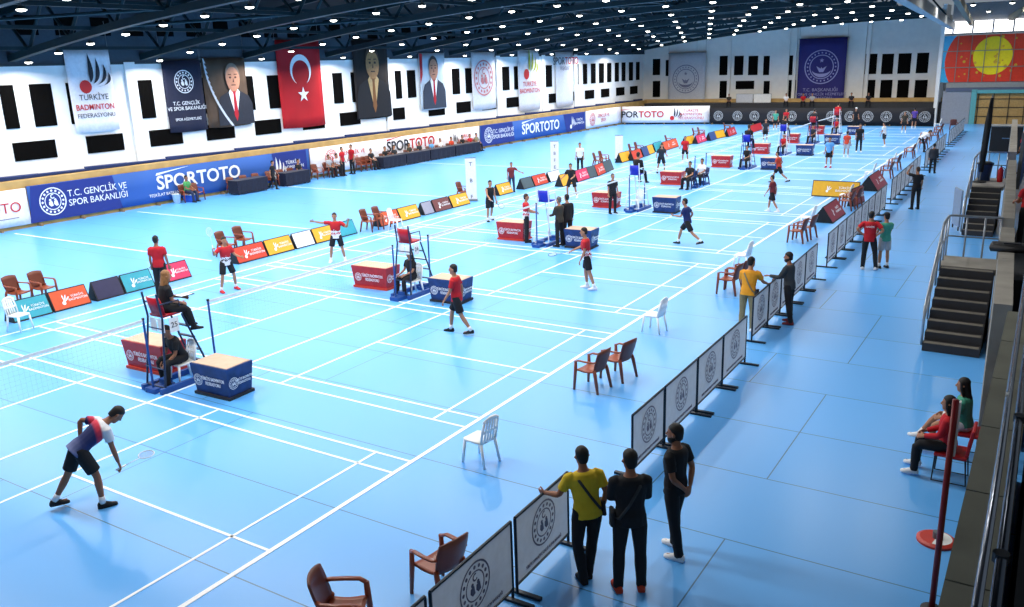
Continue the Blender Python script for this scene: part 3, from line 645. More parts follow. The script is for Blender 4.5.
for u in (717.5, 736.7, 753.7, 771.5, 791, 812, 831, 849.7, 867.5, 886, 905.3, 924.5): emblem(t, gx(u)-x0, .82, .46, pale, -.08)

# ------------------------------------------------------------------ hanging banners
def hang(name, p, w, h, cloth, label, rz, sag=.06, cat='banner'):
    """p: lower left corner; local x to the right, faces -y"""
    t = empty(name, p, rz); tag(t, label, cat)
    vs = []; fs = []; n, m = 10, 8
    for i in range(n+1):
        for j in range(m+1):
            x = w*i/n; z = h*j/m; vs.append((x, -.03+.03*math.sin(i*1.3+.25*j)*(1-.5*j/m), z-.05*math.sin(math.pi*i/n)*(1-j/m)))
    for i in range(n):
        for j in range(m): a = i*(m+1)+j; fs.append((a, a+m+1, a+m+2, a+1))
    c = MB().add(vs, fs).build('cloth', cloth, t, True); s = c.modifiers.new('thickness', 'SOLIDIFY'); s.thickness = .012; s.offset = 1
    MB().tube([(-.1, .02, h), (w+.1, .02, h)], .03, 8).build('top_rod', grey_metal, t)
    MB().tube([(0, .02, h), (0, .02, h+1.2)], .012, 6).tube([(w, .02, h), (w, .02, h+1.2)], .012, 6).build('cord', grey_metal, t)
    return t
WX = XL+.13
def wp(u0, v0, u1, v1, ub=None):
    a, b_, c = at(u0, v0, WX, 0), at(u1, v1, WX, 0), None
    return a, b_
def wall_banner(u0, u1, vb, vt, um, cloth, label):
    y0 = at(u0, vb, WX, 0).y; y1 = at(u1, vb, WX, 0).y; z0 = at(um, vb, WX, 0).z; z1 = at(um, vt, WX, 0).z
    return hang('wall_banner' if 'flag' not in label else 'national_flag', (WX, y0, z0), y1-y0, z1-z0, cloth, label, D(90), cat='flag' if 'flag' in label else 'banner'), y1-y0, z1-z0
t, w, h = wall_banner(76, 120, 131, 48, 95, cloth_w, 'white hanging banner with a dark feather logo and red ball, first from the left')
shuttle(t, w*.42, h*.52, 1.25, ink_b, ink_r, -.08); lettering(t, 'TÜRKİYE', w*.5, h*.41, .36, ink_b, -.085); lettering(t, 'BADMINTON', w*.5, h*.29, .36, ink_r, -.085, bold=.015, sx=.9); lettering(t, 'FEDERASYONU', w*.5, h*.19, .28, ink_b, -.085)
navy_c = M('navy_banner_cloth', 36, 38, 60, rough=.8)
t, w, h = wall_banner(170, 208, 131, 60, 188, navy_c, 'dark navy hanging banner with a white ring emblem and white lines of text')
emblem(t, w*.5, h*.7, .58, ink_w, -.085); lettering(t, 'T.C. GENÇLİK\nVE SPOR BAKANLIĞI', w*.5, h*.36, .26, ink_w, -.085); lettering(t, 'SPOR HİZMETLERİ', w*.5, h*.17, .19, ink_w, -.085)
skin_p = M('printed_skin', 190, 132, 104, noise=.1); suit_p = M('printed_suit', 40, 42, 52, noise=.1); tie_p = M('printed_red_tie', 180, 28, 40, noise=0); hair_p = M('printed_grey_hair', 120, 108, 96, noise=.1)
def portrait(t, cx, z0, s, hair, tie, suit=suit_p, shirt=ink_w, skin=skin_p, moust=False, sh=1.0):
    """a plain printed head and shoulders of a man in a suit"""
    y = -.085
    MB().poly([(cx-.95*s*sh, z0), (cx+.95*s*sh, z0), (cx+.92*s*sh, z0+.85*s), (cx+.75*s*sh, z0+1.18*s), (cx+.25*s, z0+1.42*s), (cx-.25*s, z0+1.42*s), (cx-.75*s*sh, z0+1.18*s), (cx-.92*s*sh, z0+.85*s)], y).build('printed_suit', suit, t)
    MB().poly([(cx, z0+.15*s), (cx+.3*s, z0+1.35*s), (cx+.18*s, z0+1.5*s), (cx-.18*s, z0+1.5*s), (cx-.3*s, z0+1.35*s)], y-.006).build('printed_shirt', shirt, t)
    MB().poly([(cx, z0+.15*s), (cx+.11*s, z0+.4*s), (cx+.06*s, z0+1.25*s), (cx+.09*s, z0+1.4*s), (cx-.09*s, z0+1.4*s), (cx-.06*s, z0+1.25*s), (cx-.11*s, z0+.4*s)], y-.012).build('printed_tie', tie, t)
    MB().disc(cx, z0+2.02*s, .52*s, y-.009, 24, .74).build('printed_hair', hair, t)
    MB().disc(cx, z0+1.88*s, .5*s, y-.013, 24, .72).poly([(cx-.17*s, z0+1.6*s), (cx-.15*s, z0+1.36*s), (cx+.15*s, z0+1.36*s), (cx+.17*s, z0+1.6*s)], y-.0115).build('printed_face', skin, t)
    b = MB()
    for sx in (-1, 1): b.disc(cx+sx*.14*s, z0+1.95*s, .045*s, y-.018, 8, 1.4); b.poly([(cx+sx*.07*s, z0+2.05*s), (cx+sx*.24*s, z0+2.06*s), (cx+sx*.24*s, z0+2.09*s), (cx+sx*.07*s, z0+2.09*s)], y-.018)
    b.poly([(cx-.13*s, z0+1.62*s), (cx+.13*s, z0+1.62*s), (cx+.1*s, z0+1.66*s), (cx-.1*s, z0+1.66*s)], y-.018); b.poly([(cx-.03*s, z0+1.76*s), (cx+.05*s, z0+1.76*s), (cx+.02*s, z0+1.93*s)], y-.018)
    if moust: b.poly([(cx-.15*s, z0+1.69*s), (cx+.15*s, z0+1.69*s), (cx+.1*s, z0+1.74*s), (cx-.1*s, z0+1.74*s)], y-.018)
    b.build('printed_features', M('printed_dark_brown', 70, 44, 34, noise=0), t)
brown_c = M('brown_banner_cloth', 84, 66, 52, rough=.8, noise=.25, scale=1)
t, w, h = wall_banner(208.5, 251, 126, 58, 230, brown_c, 'brown hanging banner with a printed man and a silver curve')
portrait(t, w*.66, .05, h*.36, hair_p, tie_p)
vs = MB()
for k in range(14):
    a, b_ = k/14, (k+1)/14; X = lambda q: w*(.02+.42*(1-(1-q))**2*0+.5*(1-q)**2); zz = lambda q: h*q
    vs.add([(X(a), -.1, zz(a)), (X(a)+.16, -.1, zz(a)), (X(b_)+.16*(1-b_)+.03, -.1, zz(b_)), (X(b_), -.1, zz(b_))], [(0, 1, 2, 3)])
vs.build('silver_curve', M('silver_print', 206, 210, 218, noise=.1), t)
red_c = M('red_flag_cloth', 176, 20, 30, rough=.8, noise=.12, scale=.6)
t, w, h = wall_banner(283, 325.5, 127, 40, 300, red_c, 'red national flag with white crescent and star hanging on the wall')
cres = []
R1, R2 = .88, .72; cx, cz = w*.5, h*.66; off = .2
n = 30
for k in range(n+1):
    a = D(-58+ -244*0)+D(0); ang = D(-50)-D(260)*k/n; cres.append((cx+R1*math.cos(ang)*.98, cz+R1*math.sin(ang)))
def crescent():
    b = MB(); N_ = 36; vs = []
    a0, a1 = D(-62), D(-62-236)
    # opening faces down on this vertical flag
    for k in range(N_+1):
        a = D(-90+28)+D(360-56)*k/N_; vs.append((cx+R1*.95*math.cos(a), -.09, cz+R1*math.sin(a)))
        th = .30*math.sin(math.pi*k/N_); vs.append((cx+(R1-th)*.95*math.cos(a), -.09, cz+(R1-th*1.1)*math.sin(a)))
    return b.add(vs, [(2*k, 2*k+1, 2*k+3, 2*k+2) for k in range(N_)])
crescent().build('crescent', ink_w, t)
st = []
for k in range(10): a = D(90+36*k); r = .46 if k % 2 == 0 else .18; st.append((w*.52+r*math.cos(a), h*.375+r*math.sin(a)))
MB().poly(st, -.09).build('star', ink_w, t)
dark_c = M('dark_brown_banner_cloth', 34, 28, 26, rough=.8, noise=.3, scale=1)
t, w, h = wall_banner(357, 391, 118, 40, 372, dark_c, 'dark hanging banner with a large printed man in black suit and ochre tie')
portrait(t, w*.52, .05, h*.36, M('printed_dark_hair', 66, 46, 34, noise=.1), M('printed_ochre_tie', 130, 84, 44, noise=0), M('printed_black_suit', 22, 20, 24, noise=.1), M('printed_cream', 196, 164, 112, noise=.1), M('printed_tan_skin', 172, 124, 78, noise=.15))
lb_c = M('pale_blue_banner_cloth', 188, 202, 214, rough=.8, noise=.15, scale=1)
t, w, h = wall_banner(421, 446.5, 109, 53, 434, lb_c, 'pale hanging banner with a printed man in grey suit and red tie')
portrait(t, w*.52, .05, h*.37, M('printed_brown_hair', 60, 50, 46, noise=.1), tie_p, M('printed_grey_suit', 52, 60, 76, noise=.1))
MB().poly([(.02, h*.45), (.3, h*.62), (.35, h*.99), (.02, h*.99)], -.09).build('printed_red_strip', tie_p, t)
off_c = M('off_white_banner_cloth', 214, 214, 218, rough=.8)
t, w, h = wall_banner(473, 496, 109, 52, 484, off_c, 'off-white hanging banner with a pale red ring emblem'); emblem(t, w*.48, h*.55, 1.35, M('pale_red_print', 196, 120, 122, noise=0), -.085)
t, w, h = wall_banner(519, 540, 110, 50, 529, off_c, 'off-white hanging banner with a green and gold feather logo'); shuttle(t, w*.42, h*.58, 1.8, ink_gr, ink_r, -.085); lettering(t, 'TÜRKİYE\nBADMINTON', w*.5, h*.38, .55, ink_r, -.09)
t, w, h = wall_banner(556, 573, 106, 52, 564, off_c, 'off-white hanging banner with small capitals near its top, last on the left wall'); lettering(t, 'SPOR', w*.5, h*.83, .9, ink_b, -.09, 'RIGHT'); lettering(t, 'TOTO', w*.5, h*.83, .9, ink_r, -.09, 'LEFT'); lettering(t, 'TEŞKİLAT', w*.5, h*.7, .4, ink_g, -.09)
p, q = at(668, 105, YF-.4, 1), at(706, 52, YF-.4, 1)
t = hang('wall_banner', (p.x, YF-.4, p.z), q.x-p.x, q.z-p.z, M('grey_banner_cloth', 188, 190, 196, rough=.8), 'grey banner with a large grey ring seal on the back wall, left of centre', 0); w, h = q.x-p.x, q.z-p.z
def seal(t, cx, cz, r, m, m2):
    b = MB().ring(cx, cz, r*.94, r, -.09, 40).ring(cx, cz, r*.66, r*.71, -.09, 40)
    for k in range(24): a = 2*math.pi*k/24; b.disc(cx+r*.82*math.cos(a), cz+r*.82*math.sin(a), r*.05, -.09, 6)
    vs = []
    for k in range(25): a = D(200+140*k/24); th = .2*math.sin(math.pi*k/24); vs += [(cx+r*.6*math.cos(a), -.09, cz+r*.6*math.sin(a)), (cx+r*(.6-th)*math.cos(a), -.09, cz+r*(.6-th)*math.sin(a))]
    b.add(vs, [(2*k, 2*k+1, 2*k+3, 2*k+2) for k in range(24)])
    s = []
    for k in range(10): a = D(90+36*k); rr = r*(.14 if k % 2 == 0 else .06); s.append((cx+rr*math.cos(a), cz+r*.38+rr*math.sin(a)))
    b.poly(s, -.09).poly([(cx-r*.3, cz+r*.05), (cx-r*.05, cz-r*.1), (cx, cz+r*.0), (cx+r*.05, cz-r*.1), (cx+r*.3, cz+r*.05), (cx+r*.12, cz-r*.3), (cx-r*.12, cz-r*.3)], -.09)
    return b.build('seal', m, t)
seal(t, w*.48, h*.5, w*.36, M('grey_seal_print', 112, 114, 136, noise=0), None)
p, q = at(796, 106, YF-.4, 1), at(848, 37, YF-.4, 1); w, h = q.x-p.x, q.z-p.z
t = hang('wall_banner', (p.x, YF-.4, p.z), w, h, M('royal_navy_banner_cloth', 48, 44, 110, rough=.8, noise=.12, scale=.5), 'royal navy banner with a pale round crescent seal on the back wall', 0)
lav = M('lavender_print', 150, 150, 196, noise=0); seal(t, w*.5, h*.58, w*.36, lav, None)
lettering(t, 'T.C. BAŞKANLIĞI', w*.5, h*.24, .42, lav, -.09); lettering(t, 'SPOR VE GENÇLİK HİZMETLERİ', w*.5, h*.175, .34, lav, -.09); lettering(t, 'FEDERASYONU', w*.5, h*.12, .34, lav, -.09)
for (u0, u1, lab, col) in ((736, 753, 'pale grey board standing over the black banner, left half', (200, 202, 208)), (753.5, 771, 'white board standing over the black banner, right half', (232, 232, 230))):
    p, q = at(u0, 106, YF-1.3, 1), at(u1, 94, YF-1.3, 1); t = empty('display_board', (p.x, YF-1.3, p.z-.1)); tag(t, lab, 'board'); w = q.x-p.x; h = q.z-p.z+.1
    MB().box((w/2, 0, h/2), (w, .04, h)).build('panel', M('board_%d' % col[0], *col), t); MB().box((w/2, .04, h/2), (w+.06, .04, h+.06)).build('frame', grey_metal, t)
    MB().bar((.2, .06, 0), (.2, .06, -.4), .05).bar((w-.2, .06, 0), (w-.2, .06, -.4), .05).build('leg', grey_metal, t)

# roll-up banners standing behind the boards
def rollup(c, w, h, rz, label, txt=None, col=cloth_w):
    t = empty('rollup_banner', (c[0], c[1], 0), rz); tag(t, label, 'banner')
    MB().box((0, 0, .05), (w+.06, .22, .1)).build('base', grey_metal, t, bevel=.02); MB().box((0, 0, .1+h/2), (w, .012, h)).build('sheet', col, t)
    MB().bar((0, .03, .1), (0, .03, h+.1), .02).box((0, 0, h+.1), (w+.02, .03, .03)).build('pole', grey_metal, t)
    if txt:
        for k, c_ in enumerate(txt): lettering(t, c_, 0, h*(.9-.8*k/(len(txt)-1)), h*.13, ink_b, -.012)
c = at(472, 201); rollup(c, .5, zat(c, 160), azimuth(c), 'white roll-up banner beside a lone brown chair', 'TBF')
c = at(555, 177.5); rollup(c, .45, zat(c, 143), azimuth(c), 'tall white roll-up banner with dark letters down it, behind the player in black', 'TBFED')
c = at(619, 160); rollup(c, .5, zat(c, 137), azimuth(c), 'pale roll-up banner farther on, seen against the floor', None)

# ------------------------------------------------------------------ tables by the left banners
navy_cloth = M('dark_navy_tablecloth', 26, 30, 48, rough=.85, noise=.15)
TX = -21.25
def table(a, b_, label):
    p, q = at(a[0], a[1], TX, 0), at(b_[0], b_[1], TX, 0); L = q.y-p.y; t = empty('folding_table', (TX, (p.y+q.y)/2, 0), D(90)); tag(t, label, 'table')
    MB().box((0, .35, .74), (L, .75, .03)).build('tabletop', M('dark_tabletop', 62, 64, 74), t)
    v = []; n = 16; f = []
    for k in range(n+1): x = -L/2+L*k/n; v += [(x, -.04+.015*math.sin(k*2), .06), (x, -.035, .745)]
    f = [(2*k, 2*k+2, 2*k+3, 2*k+1) for k in range(n)]; MB().add(v, f).box((-L/2, .35, .41), (.01, .74, .66)).box((L/2, .35, .41), (.01, .74, .66)).build('skirt_cloth', navy_cloth, t)
    for x in (-L/2+.1, L/2-.1):
        for y in (.05, .65): MB().bar((x, y, 0), (x, y, .73), .035).build('leg', grey_metal, t)
    return t
table((238, 192), (268, 186), 'navy draped table nearest, right of the man in green')
table((286, 182.5), (310, 177), 'navy draped table behind the walking man in black')
table((384, 167), (406, 163), 'navy draped table in front of the black and red capitals, nearer half')
table((407, 163), (430, 158.5), 'navy draped table under the red capitals')
table((431, 158.5), (455, 154), 'navy draped table right of the red capitals')
table((456, 154), (480, 149.5), 'navy draped table last before the blue banner')
lefts = [((186, 200), 'brown armchair of the man in green at the blue banner'), ((197, 198), 'brown armchair with a white cloth over it, by the man in green'), ((233, 190), 'brown armchair at the near end of the first navy table'), ((246, 186), 'brown armchair behind the first navy table'), ((258, 183.5), 'second brown armchair behind the first navy table'),
 ((272, 181.5), 'brown armchair between two navy tables, nearer one'), ((283, 179.5), 'brown armchair between two navy tables, behind the walking man'), ((293, 176), 'brown armchair behind the second navy table'), ((317, 173), 'brown armchair at the white banner beginning'), ((333, 170), 'brown armchair left of two standing people in red shirts'), ((361, 166.5), 'brown armchair right of two standing people in red shirts'), ((366, 165), 'second brown armchair right of two standing people in red shirts')]
for (u, v), lab in lefts: chair(arm0, (-22.02, at(u, v-8, -22.0, 0).y, 0), FR+random.uniform(-.1, .1), lab)
c = at(177.5, 203); t = empty('bucket', c); tag(t, 'white bucket at the foot of the blue banner', 'bucket'); MB().loft([[(r*math.cos(2*math.pi*k/16), r*math.sin(2*math.pi*k/16), z) for k in range(16)] for r, z in ((.16, 0), (.22, .45), (.24, .46), (.2, .44))]).build('body', white_p, t, True); MB().tube([(-.22, 0, .44), (-.12, 0, .6), (.12, 0, .6), (.22, 0, .44)], .008, 6).build('handle', grey_metal, t)
c = at(190.5, 201.5); t = empty('cool_box', c, .3); tag(t, 'blue cool box with a white lid before the man in green', 'cool box'); MB().hexa([(-.26, -.17, 0), (.26, -.17, 0), (.26, .17, 0), (-.26, .17, 0), (-.29, -.2, .34), (.29, -.2, .34), (.29, .2, .34), (-.29, .2, .34)]).build('body', M('bright_blue_plastic', 46, 96, 210, rough=.4), t, bevel=.02); MB().box((0, 0, .37), (.6, .42, .07)).build('lid', white_p, t, bevel=.02)

# ------------------------------------------------------------------ the stand at the right: parapet, stairs, rails
conc = M('shaded_olive_concrete', 96, 98, 88, rough=.8, noise=.14, scale=2); conc_l = M('pale_concrete', 150, 146, 138, rough=.85, noise=.15, scale=2)  # near parapet's shade is put into its darker concrete tone
m = MB()
for k in range(8): m.box((14.92, -7.2+1.52*k-.36, 1.3), (.36, 1.5, 2.6))
struct(m.build('wall_stand', conc))
def wx(y): return 14.55-.042*(y-4)
for n_, (ya, yb) in enumerate(((4.95, 8.4), (8.42, 11.75), (13.0, 17), (17.02, 21.2), (21.22, 25.4), (28.2, 32), (32.02, 37), (37.02, 46))): struct(MB().hexa([(wx(ya), ya, 0), (wx(ya)+.26, ya, 0), (wx(yb)+.26, yb, 0), (wx(yb), yb, 0), (wx(ya), ya, 2.4), (wx(ya)+.26, ya, 2.4), (wx(yb)+.26, yb, 2.4), (wx(yb), yb, 2.4)]).build('wall_stand_%d' % (n_+2), conc_l))
struct(MB().box((17.3, 40, .7), (5.8, 58, 1.4)).box((18, -1, .9), (5.6, 24, 1.8)).box((18.4, 36, 1.9), (3, 66, 1.2)).box((18.6, -1, 2.3), (3.6, 24, 1.2)).build('floor_stand', M('dark_stand_floor', 56, 58, 62, rough=.8)))
step_d = M('black_rubber_tread', 46, 46, 50, rough=.6); step_e = M('worn_tread_edge', 116, 112, 104, rough=.7)
def stairs(x0, x1, y0, n, rise, run, label, deck):
    t = empty('staircase', ((x0+x1)/2, y0, 0)); tag(t, label, 'stairs'); w = x1-x0
    for k in range(n):
        z = rise*(k+1); MB().box((0, run*k+run/2+.02, z/2), (w, run+.04, z)).build('step', step_d, t)
    e = MB()
    for k in range(n): e.box((0, run*k+.09, rise*(k+1)+.004), (w-.06, .15, .012))
    e.build('tread_edge', step_e, t)
    MB().box((0, run*n+deck/2, rise*n-.06), (w+.1, deck, .14)).box((0, run*n+deck/2, rise*n/2-.07), (w-.3, deck-.1, rise*n-.14)).build('landing', conc_l, t)
    rail = MB(); xs_ = -w/2-.03
    zt = rise*n
    rail.tube([(xs_, .1, 0.1), (xs_, .1, .95), (xs_, .35, 1.1), (xs_, run*n, zt+.95), (xs_, run*n+.15, zt+1.0), (xs_, run*n+deck-.1, zt+1.0), (xs_+.1, run*n+deck, zt+1.0), (w/2, run*n+deck, zt+1.0)], .028, 8)
    rail.tube([(xs_, .1, .6), (xs_, run*n, zt+.5), (xs_, run*n+deck, zt+.5), (w/2, run*n+deck, zt+.5)], .02, 8)
    for q in (.35, .75): rail.tube([(xs_, run*n*q, zt*q), (xs_, run*n*q, zt*q+1.0)], .022, 8)
    for q in (0, .5, 1): rail.tube([(xs_, run*n+deck*q, zt-.1), (xs_, run*n+deck*q, zt+1.0)], .022, 8)
    for q in (.35, .7, 1): rail.tube([(xs_+w*q, run*n+deck, zt-.1), (xs_+w*q, run*n+deck, zt+1.0)], .022, 8)
    rail.build('handrail', M('pale_steel_tube', 170, 176, 184, rough=.3, metal=.7), t, True)
    return t
stairs(13.1, 14.2, 9.55, 8, .175, .28, 'dark staircase with pale tread edges and steel rail, nearer of two', 1.15)
stairs(12.6, 13.55, 23.2, 8, .175, .3, 'dark staircase with a blue bin on its landing, farther of two', 2.4)
# handrail of the stand along the parapet
chrome = M('chrome_tube', 130, 138, 150, rough=.22, metal=.9)
t = empty('stand_handrail', (15.0, -4, 2.6)); tag(t, 'double dark chrome handrail running along the parapet top in front of the camera', 'handrail')
MB().tube([(-.005, -4.5, .7), (-.03, 1, .7), (-.1, 8.5, .7)], .028, 10).build('rail', chrome, t, True)
MB().tube([(.075, -4.5, .62), (.06, 1, .62), (.0, 9.5, .62)], .034, 10).build('rail', M('dark_chrome_tube', 70, 78, 90, rough=.25, metal=.9), t, True)
for y in (-2.6, -.4, 2, 4.4, 6.8): MB().tube([(.06, y, 0), (.06, y, .64)], .022, 8).tube([(.06, y, .6), (.06, y, .66)], .05, 10).build('post', bar_steel, t)
for y in (-1.6, 2.3): MB().tube([(-.05, y, .7), (-.07, y, .7)], .035, 10).build('knob', white_p, t)
# red flag pole by the parapet, and the round base beside it
c = Vector((14.46, -.16, 0)); t = empty('red_pole', c); tag(t, 'tall slim red pole standing at the foot of the parapet', 'pole')
MB().tube([(0, 0, .04), (0, 0, 2.62)], .034, 12).build('shaft', M('dark_red_paint', 128, 22, 26, rough=.35), t, True); MB().tube([(0, 0, 0), (0, 0, .04), (0, 0, .06)], [.12, .12, .05], 20).build('base', black, t)
MB().hexa([(.03, .03, 1.95), (.05, .03, 1.95), (.05, .09, 1.95), (.03, .09, 1.95), (.03, .03, 2.58), (.05, .03, 2.58), (.05, .11, 2.58), (.03, .11, 2.58)]).build('rolled_sleeve', white_p, t)
c = at(936, 541); t = empty('round_stand_base', c); tag(t, 'round red and white base lying on the floor behind the red pole', 'stand base')
MB().tube([(0, 0, 0), (0, 0, .03), (0, 0, .05)], [.24, .24, .2], 28).build('disc', M('red_base_paint', 200, 60, 50, rough=.4), t); MB().add([(.19*math.cos(D(a)), .19*math.sin(D(a)), .053) for a in range(-100, 81, 12)], [tuple(range(16))]).build('white_half', white_p, t); MB().tube([(0, 0, .05), (0, 0, .14)], .05, 12).build('socket', grey_metal, t)
# small things on the stand
blue_bin_m = M('dark_blue_plastic', 30, 60, 104, rough=.4)
def bin_(c, m, label, r=.26, h=.62, name='waste_bin'):
    t = empty(name, c); tag(t, label, 'bin'); MB().loft([[(q*math.cos(2*math.pi*k/18), q*math.sin(2*math.pi*k/18), z) for k in range(18)] for q, z in ((r*.75, 0), (r, h), (r*1.08, h+.02), (r*.9, h-.02))]).build('body', m, t, True)
    MB().loft([[(q*math.cos(2*math.pi*k/18), q*math.sin(2*math.pi*k/18), z) for k in range(18)] for q, z in ((r*1.1, h+.0), (r*1.12, h+.05), (r*.7, h+.1))]).build('rim', black, t, True)
bin_((12.85, 27.2, 1.4), blue_bin_m, 'dark blue bin on the landing of the farther staircase')
t = empty('folded_cover', (14.5, 9.2, 2.4)); tag(t, 'black folded cover lying on the pale parapet beside the nearer landing', 'cover')
MB().loft([[(sx*w+.05, sy*d, z) for sx, sy in ((-1, -1), (1, -1), (1.06, 0), (1, 1), (-1, 1), (-1.05, 0))] for w, d, z in ((.36, .2, 0), (.38, .22, .05), (.36, .21, .12), (.3, .16, .14))]).build('cloth', black, t, True); MB().box((.05, -.05, .15), (.3, .06, .02)).build('strap', bar_steel, t)
t = empty('fire_extinguisher', (13.4, 26.9, 1.4)); tag(t, 'red extinguisher standing on the landing of the farther staircase', 'extinguisher'); MB().tube([(0, 0, 0), (0, 0, .04), (0, 0, .45), (0, 0, .52), (0, 0, .56)], [.08, .1, .1, .06, .03], 14).build('cylinder', M('red_enamel', 190, 30, 34, rough=.3), t, True); MB().box((0, -.03, .6), (.04, .14, .05)).build('handle', black, t); MB().tube([(.03, 0, .57), (.13, 0, .5), (.12, 0, .15)], .015, 6).build('hose', black, t)
t = empty('blue_door_panel', (14.05, 27.2, 1.4)); tag(t, 'blue board on the stand beside the person in red', 'board'); MB().box((0, 0, .95), (.08, 3.4, 1.9)).build('panel', M('mid_blue_paint', 62, 100, 170), t); MB().box((-.02, -1.7, .95), (.12, .08, 1.98)).box((-.02, 1.7, .95), (.12, .08, 1.98)).build('frame', grey_metal, t)
t = empty('equipment_case', at(1004, 153)+Vector((0, 0, 0))); tag(t, 'black equipment case standing on the floor below the tan partition', 'case'); MB().box((0, .5, .8), (1.7, 1.1, 1.6)).build('body', black, t, bevel=.04); MB().box((0, .5, 1.62), (1.76, 1.16, .08)).build('lid', grey_metal, t, bevel=.02); MB().box((0, -.07, .9), (.4, .04, .06)).build('handle', chrome, t)
# dark upright sign by the walkway and the small easel board
t = empty('folded_flagpole', (12.75, 26.6, 1.4)); tag(t, 'tall black furled banner on a pole rising beside the farther staircase', 'furled banner'); q0 = Vector((0, 0, 0))
MB().tube([(0, 0, 0), (.03, 0, .7), (.1, .2, 3.2)], .025, 8).build('pole', grey_metal, t); MB().loft([[(x+cx_, y, z) for x, y in ((-w, -.05), (w, -.06), (w, .05), (-w, .06))] for w, cx_, z in ((.07, .02, .4), (.11, .04, 1.2), (.11, .07, 2.2), (.04, .1, 3.1))]).build('cloth', black, t, True); MB().tube([(0, 0, 0), (0, 0, .06)], [.25, .22], 16).build('base', black, t)
c = at(955, 229); t = empty('easel_board', c, D(20)); tag(t, 'slim grey board on a stand at the foot of the farther staircase', 'board'); MB().box((0, 0, .8), (.06, .9, 1.3)).build('panel', M('slate_grey_panel', 130, 150, 176), t); MB().bar((0, -.35, 0), (0, -.35, .2), .04).bar((0, .35, 0), (0, .35, .2), .04).build('leg', bar_steel, t)
# ------------------------------------------------------------------ people
V3 = Vector
def remesh(mb, vox, smooth=2):
    me = bpy.data.meshes.new('tmp'); me.from_pydata(mb.v, [], mb.f); me.update(); o = bpy.data.objects.new('tmp', me); COL.objects.link(o)
    r = o.modifiers.new('r', 'REMESH'); r.mode = 'VOXEL'; r.voxel_size = vox
    s = o.modifiers.new('s', 'SMOOTH'); s.iterations = smooth; s.factor = .5
    dg = bpy.context.evaluated_depsgraph_get(); ev = o.evaluated_get(dg); out = bpy.data.meshes.new_from_object(ev)
    bpy.data.objects.remove(o); bpy.data.meshes.remove(me)
    out.polygons.foreach_set('use_smooth', [True]*len(out.polygons)); return out
SK = {'a': M('skin_tan', 176, 124, 94, rough=.6), 'b': M('skin_brown', 150, 100, 74, rough=.6)}
HAIR = {'k': M('black_hair', 24, 20, 18, rough=.6), 'b': M('brown_hair', 54, 36, 26, rough=.6), 'l': M('long_light_brown_hair', 150, 104, 62, rough=.55, noise=.2, scale=20), 'g': M('grey_hair', 96, 90, 86, rough=.6)}
CL = {k: M('cloth_'+k, *c, rough=.85, noise=.08) for k, c in dict(black=(26, 26, 30), charcoal=(44, 46, 52), red=(186, 24, 36), maroon=(120, 44, 48), white=(236, 236, 238), navy=(30, 42, 92), yellow=(222, 190, 44), orange=(222, 150, 36), khaki=(132, 122, 92), teal=(70, 156, 132), grey=(170, 172, 176), olive=(58, 52, 42), green=(70, 150, 84), jeans=(38, 48, 76), sky=(96, 160, 214), tangerine=(200, 66, 42), darkgrey=(56, 60, 64), shoe_red=(206, 50, 58), purple=(88, 64, 150)).items()}
def mir(d): return [(-a[0], a[1], a[2]) for a in d]
A_DOWN = [(.16, .02, -1), (.06, .28, -1)]; A_HIP = [(.75, -.3, -.8), (-.7, .35, -.6)]; A_CROSS = [(.12, .3, -1), (-.85, .5, .2)]; A_BACK = [(.2, -.35, -1), (-.6, -.25, -.62)]
A_FWD = [(.15, .55, -.8), (-.1, 1, .1)]; A_LAP = [(.12, .4, -1), (-.35, .9, -.25)]; A_UP = [(.8, .3, .1), (.1, .3, 1)]; A_OUT = [(.9, .1, -.35), (.8, .4, .15)]; A_RACK = [(.45, .35, -.8), (.25, .95, -.2)]; A_HEAD = [(.5, .7, .15), (-.45, -.1, .9)]
L_ST = [(.06, .03, -1), (.03, -.05, -1)]; L_W = [(.2, .05, -1), (.12, -.05, -1)]
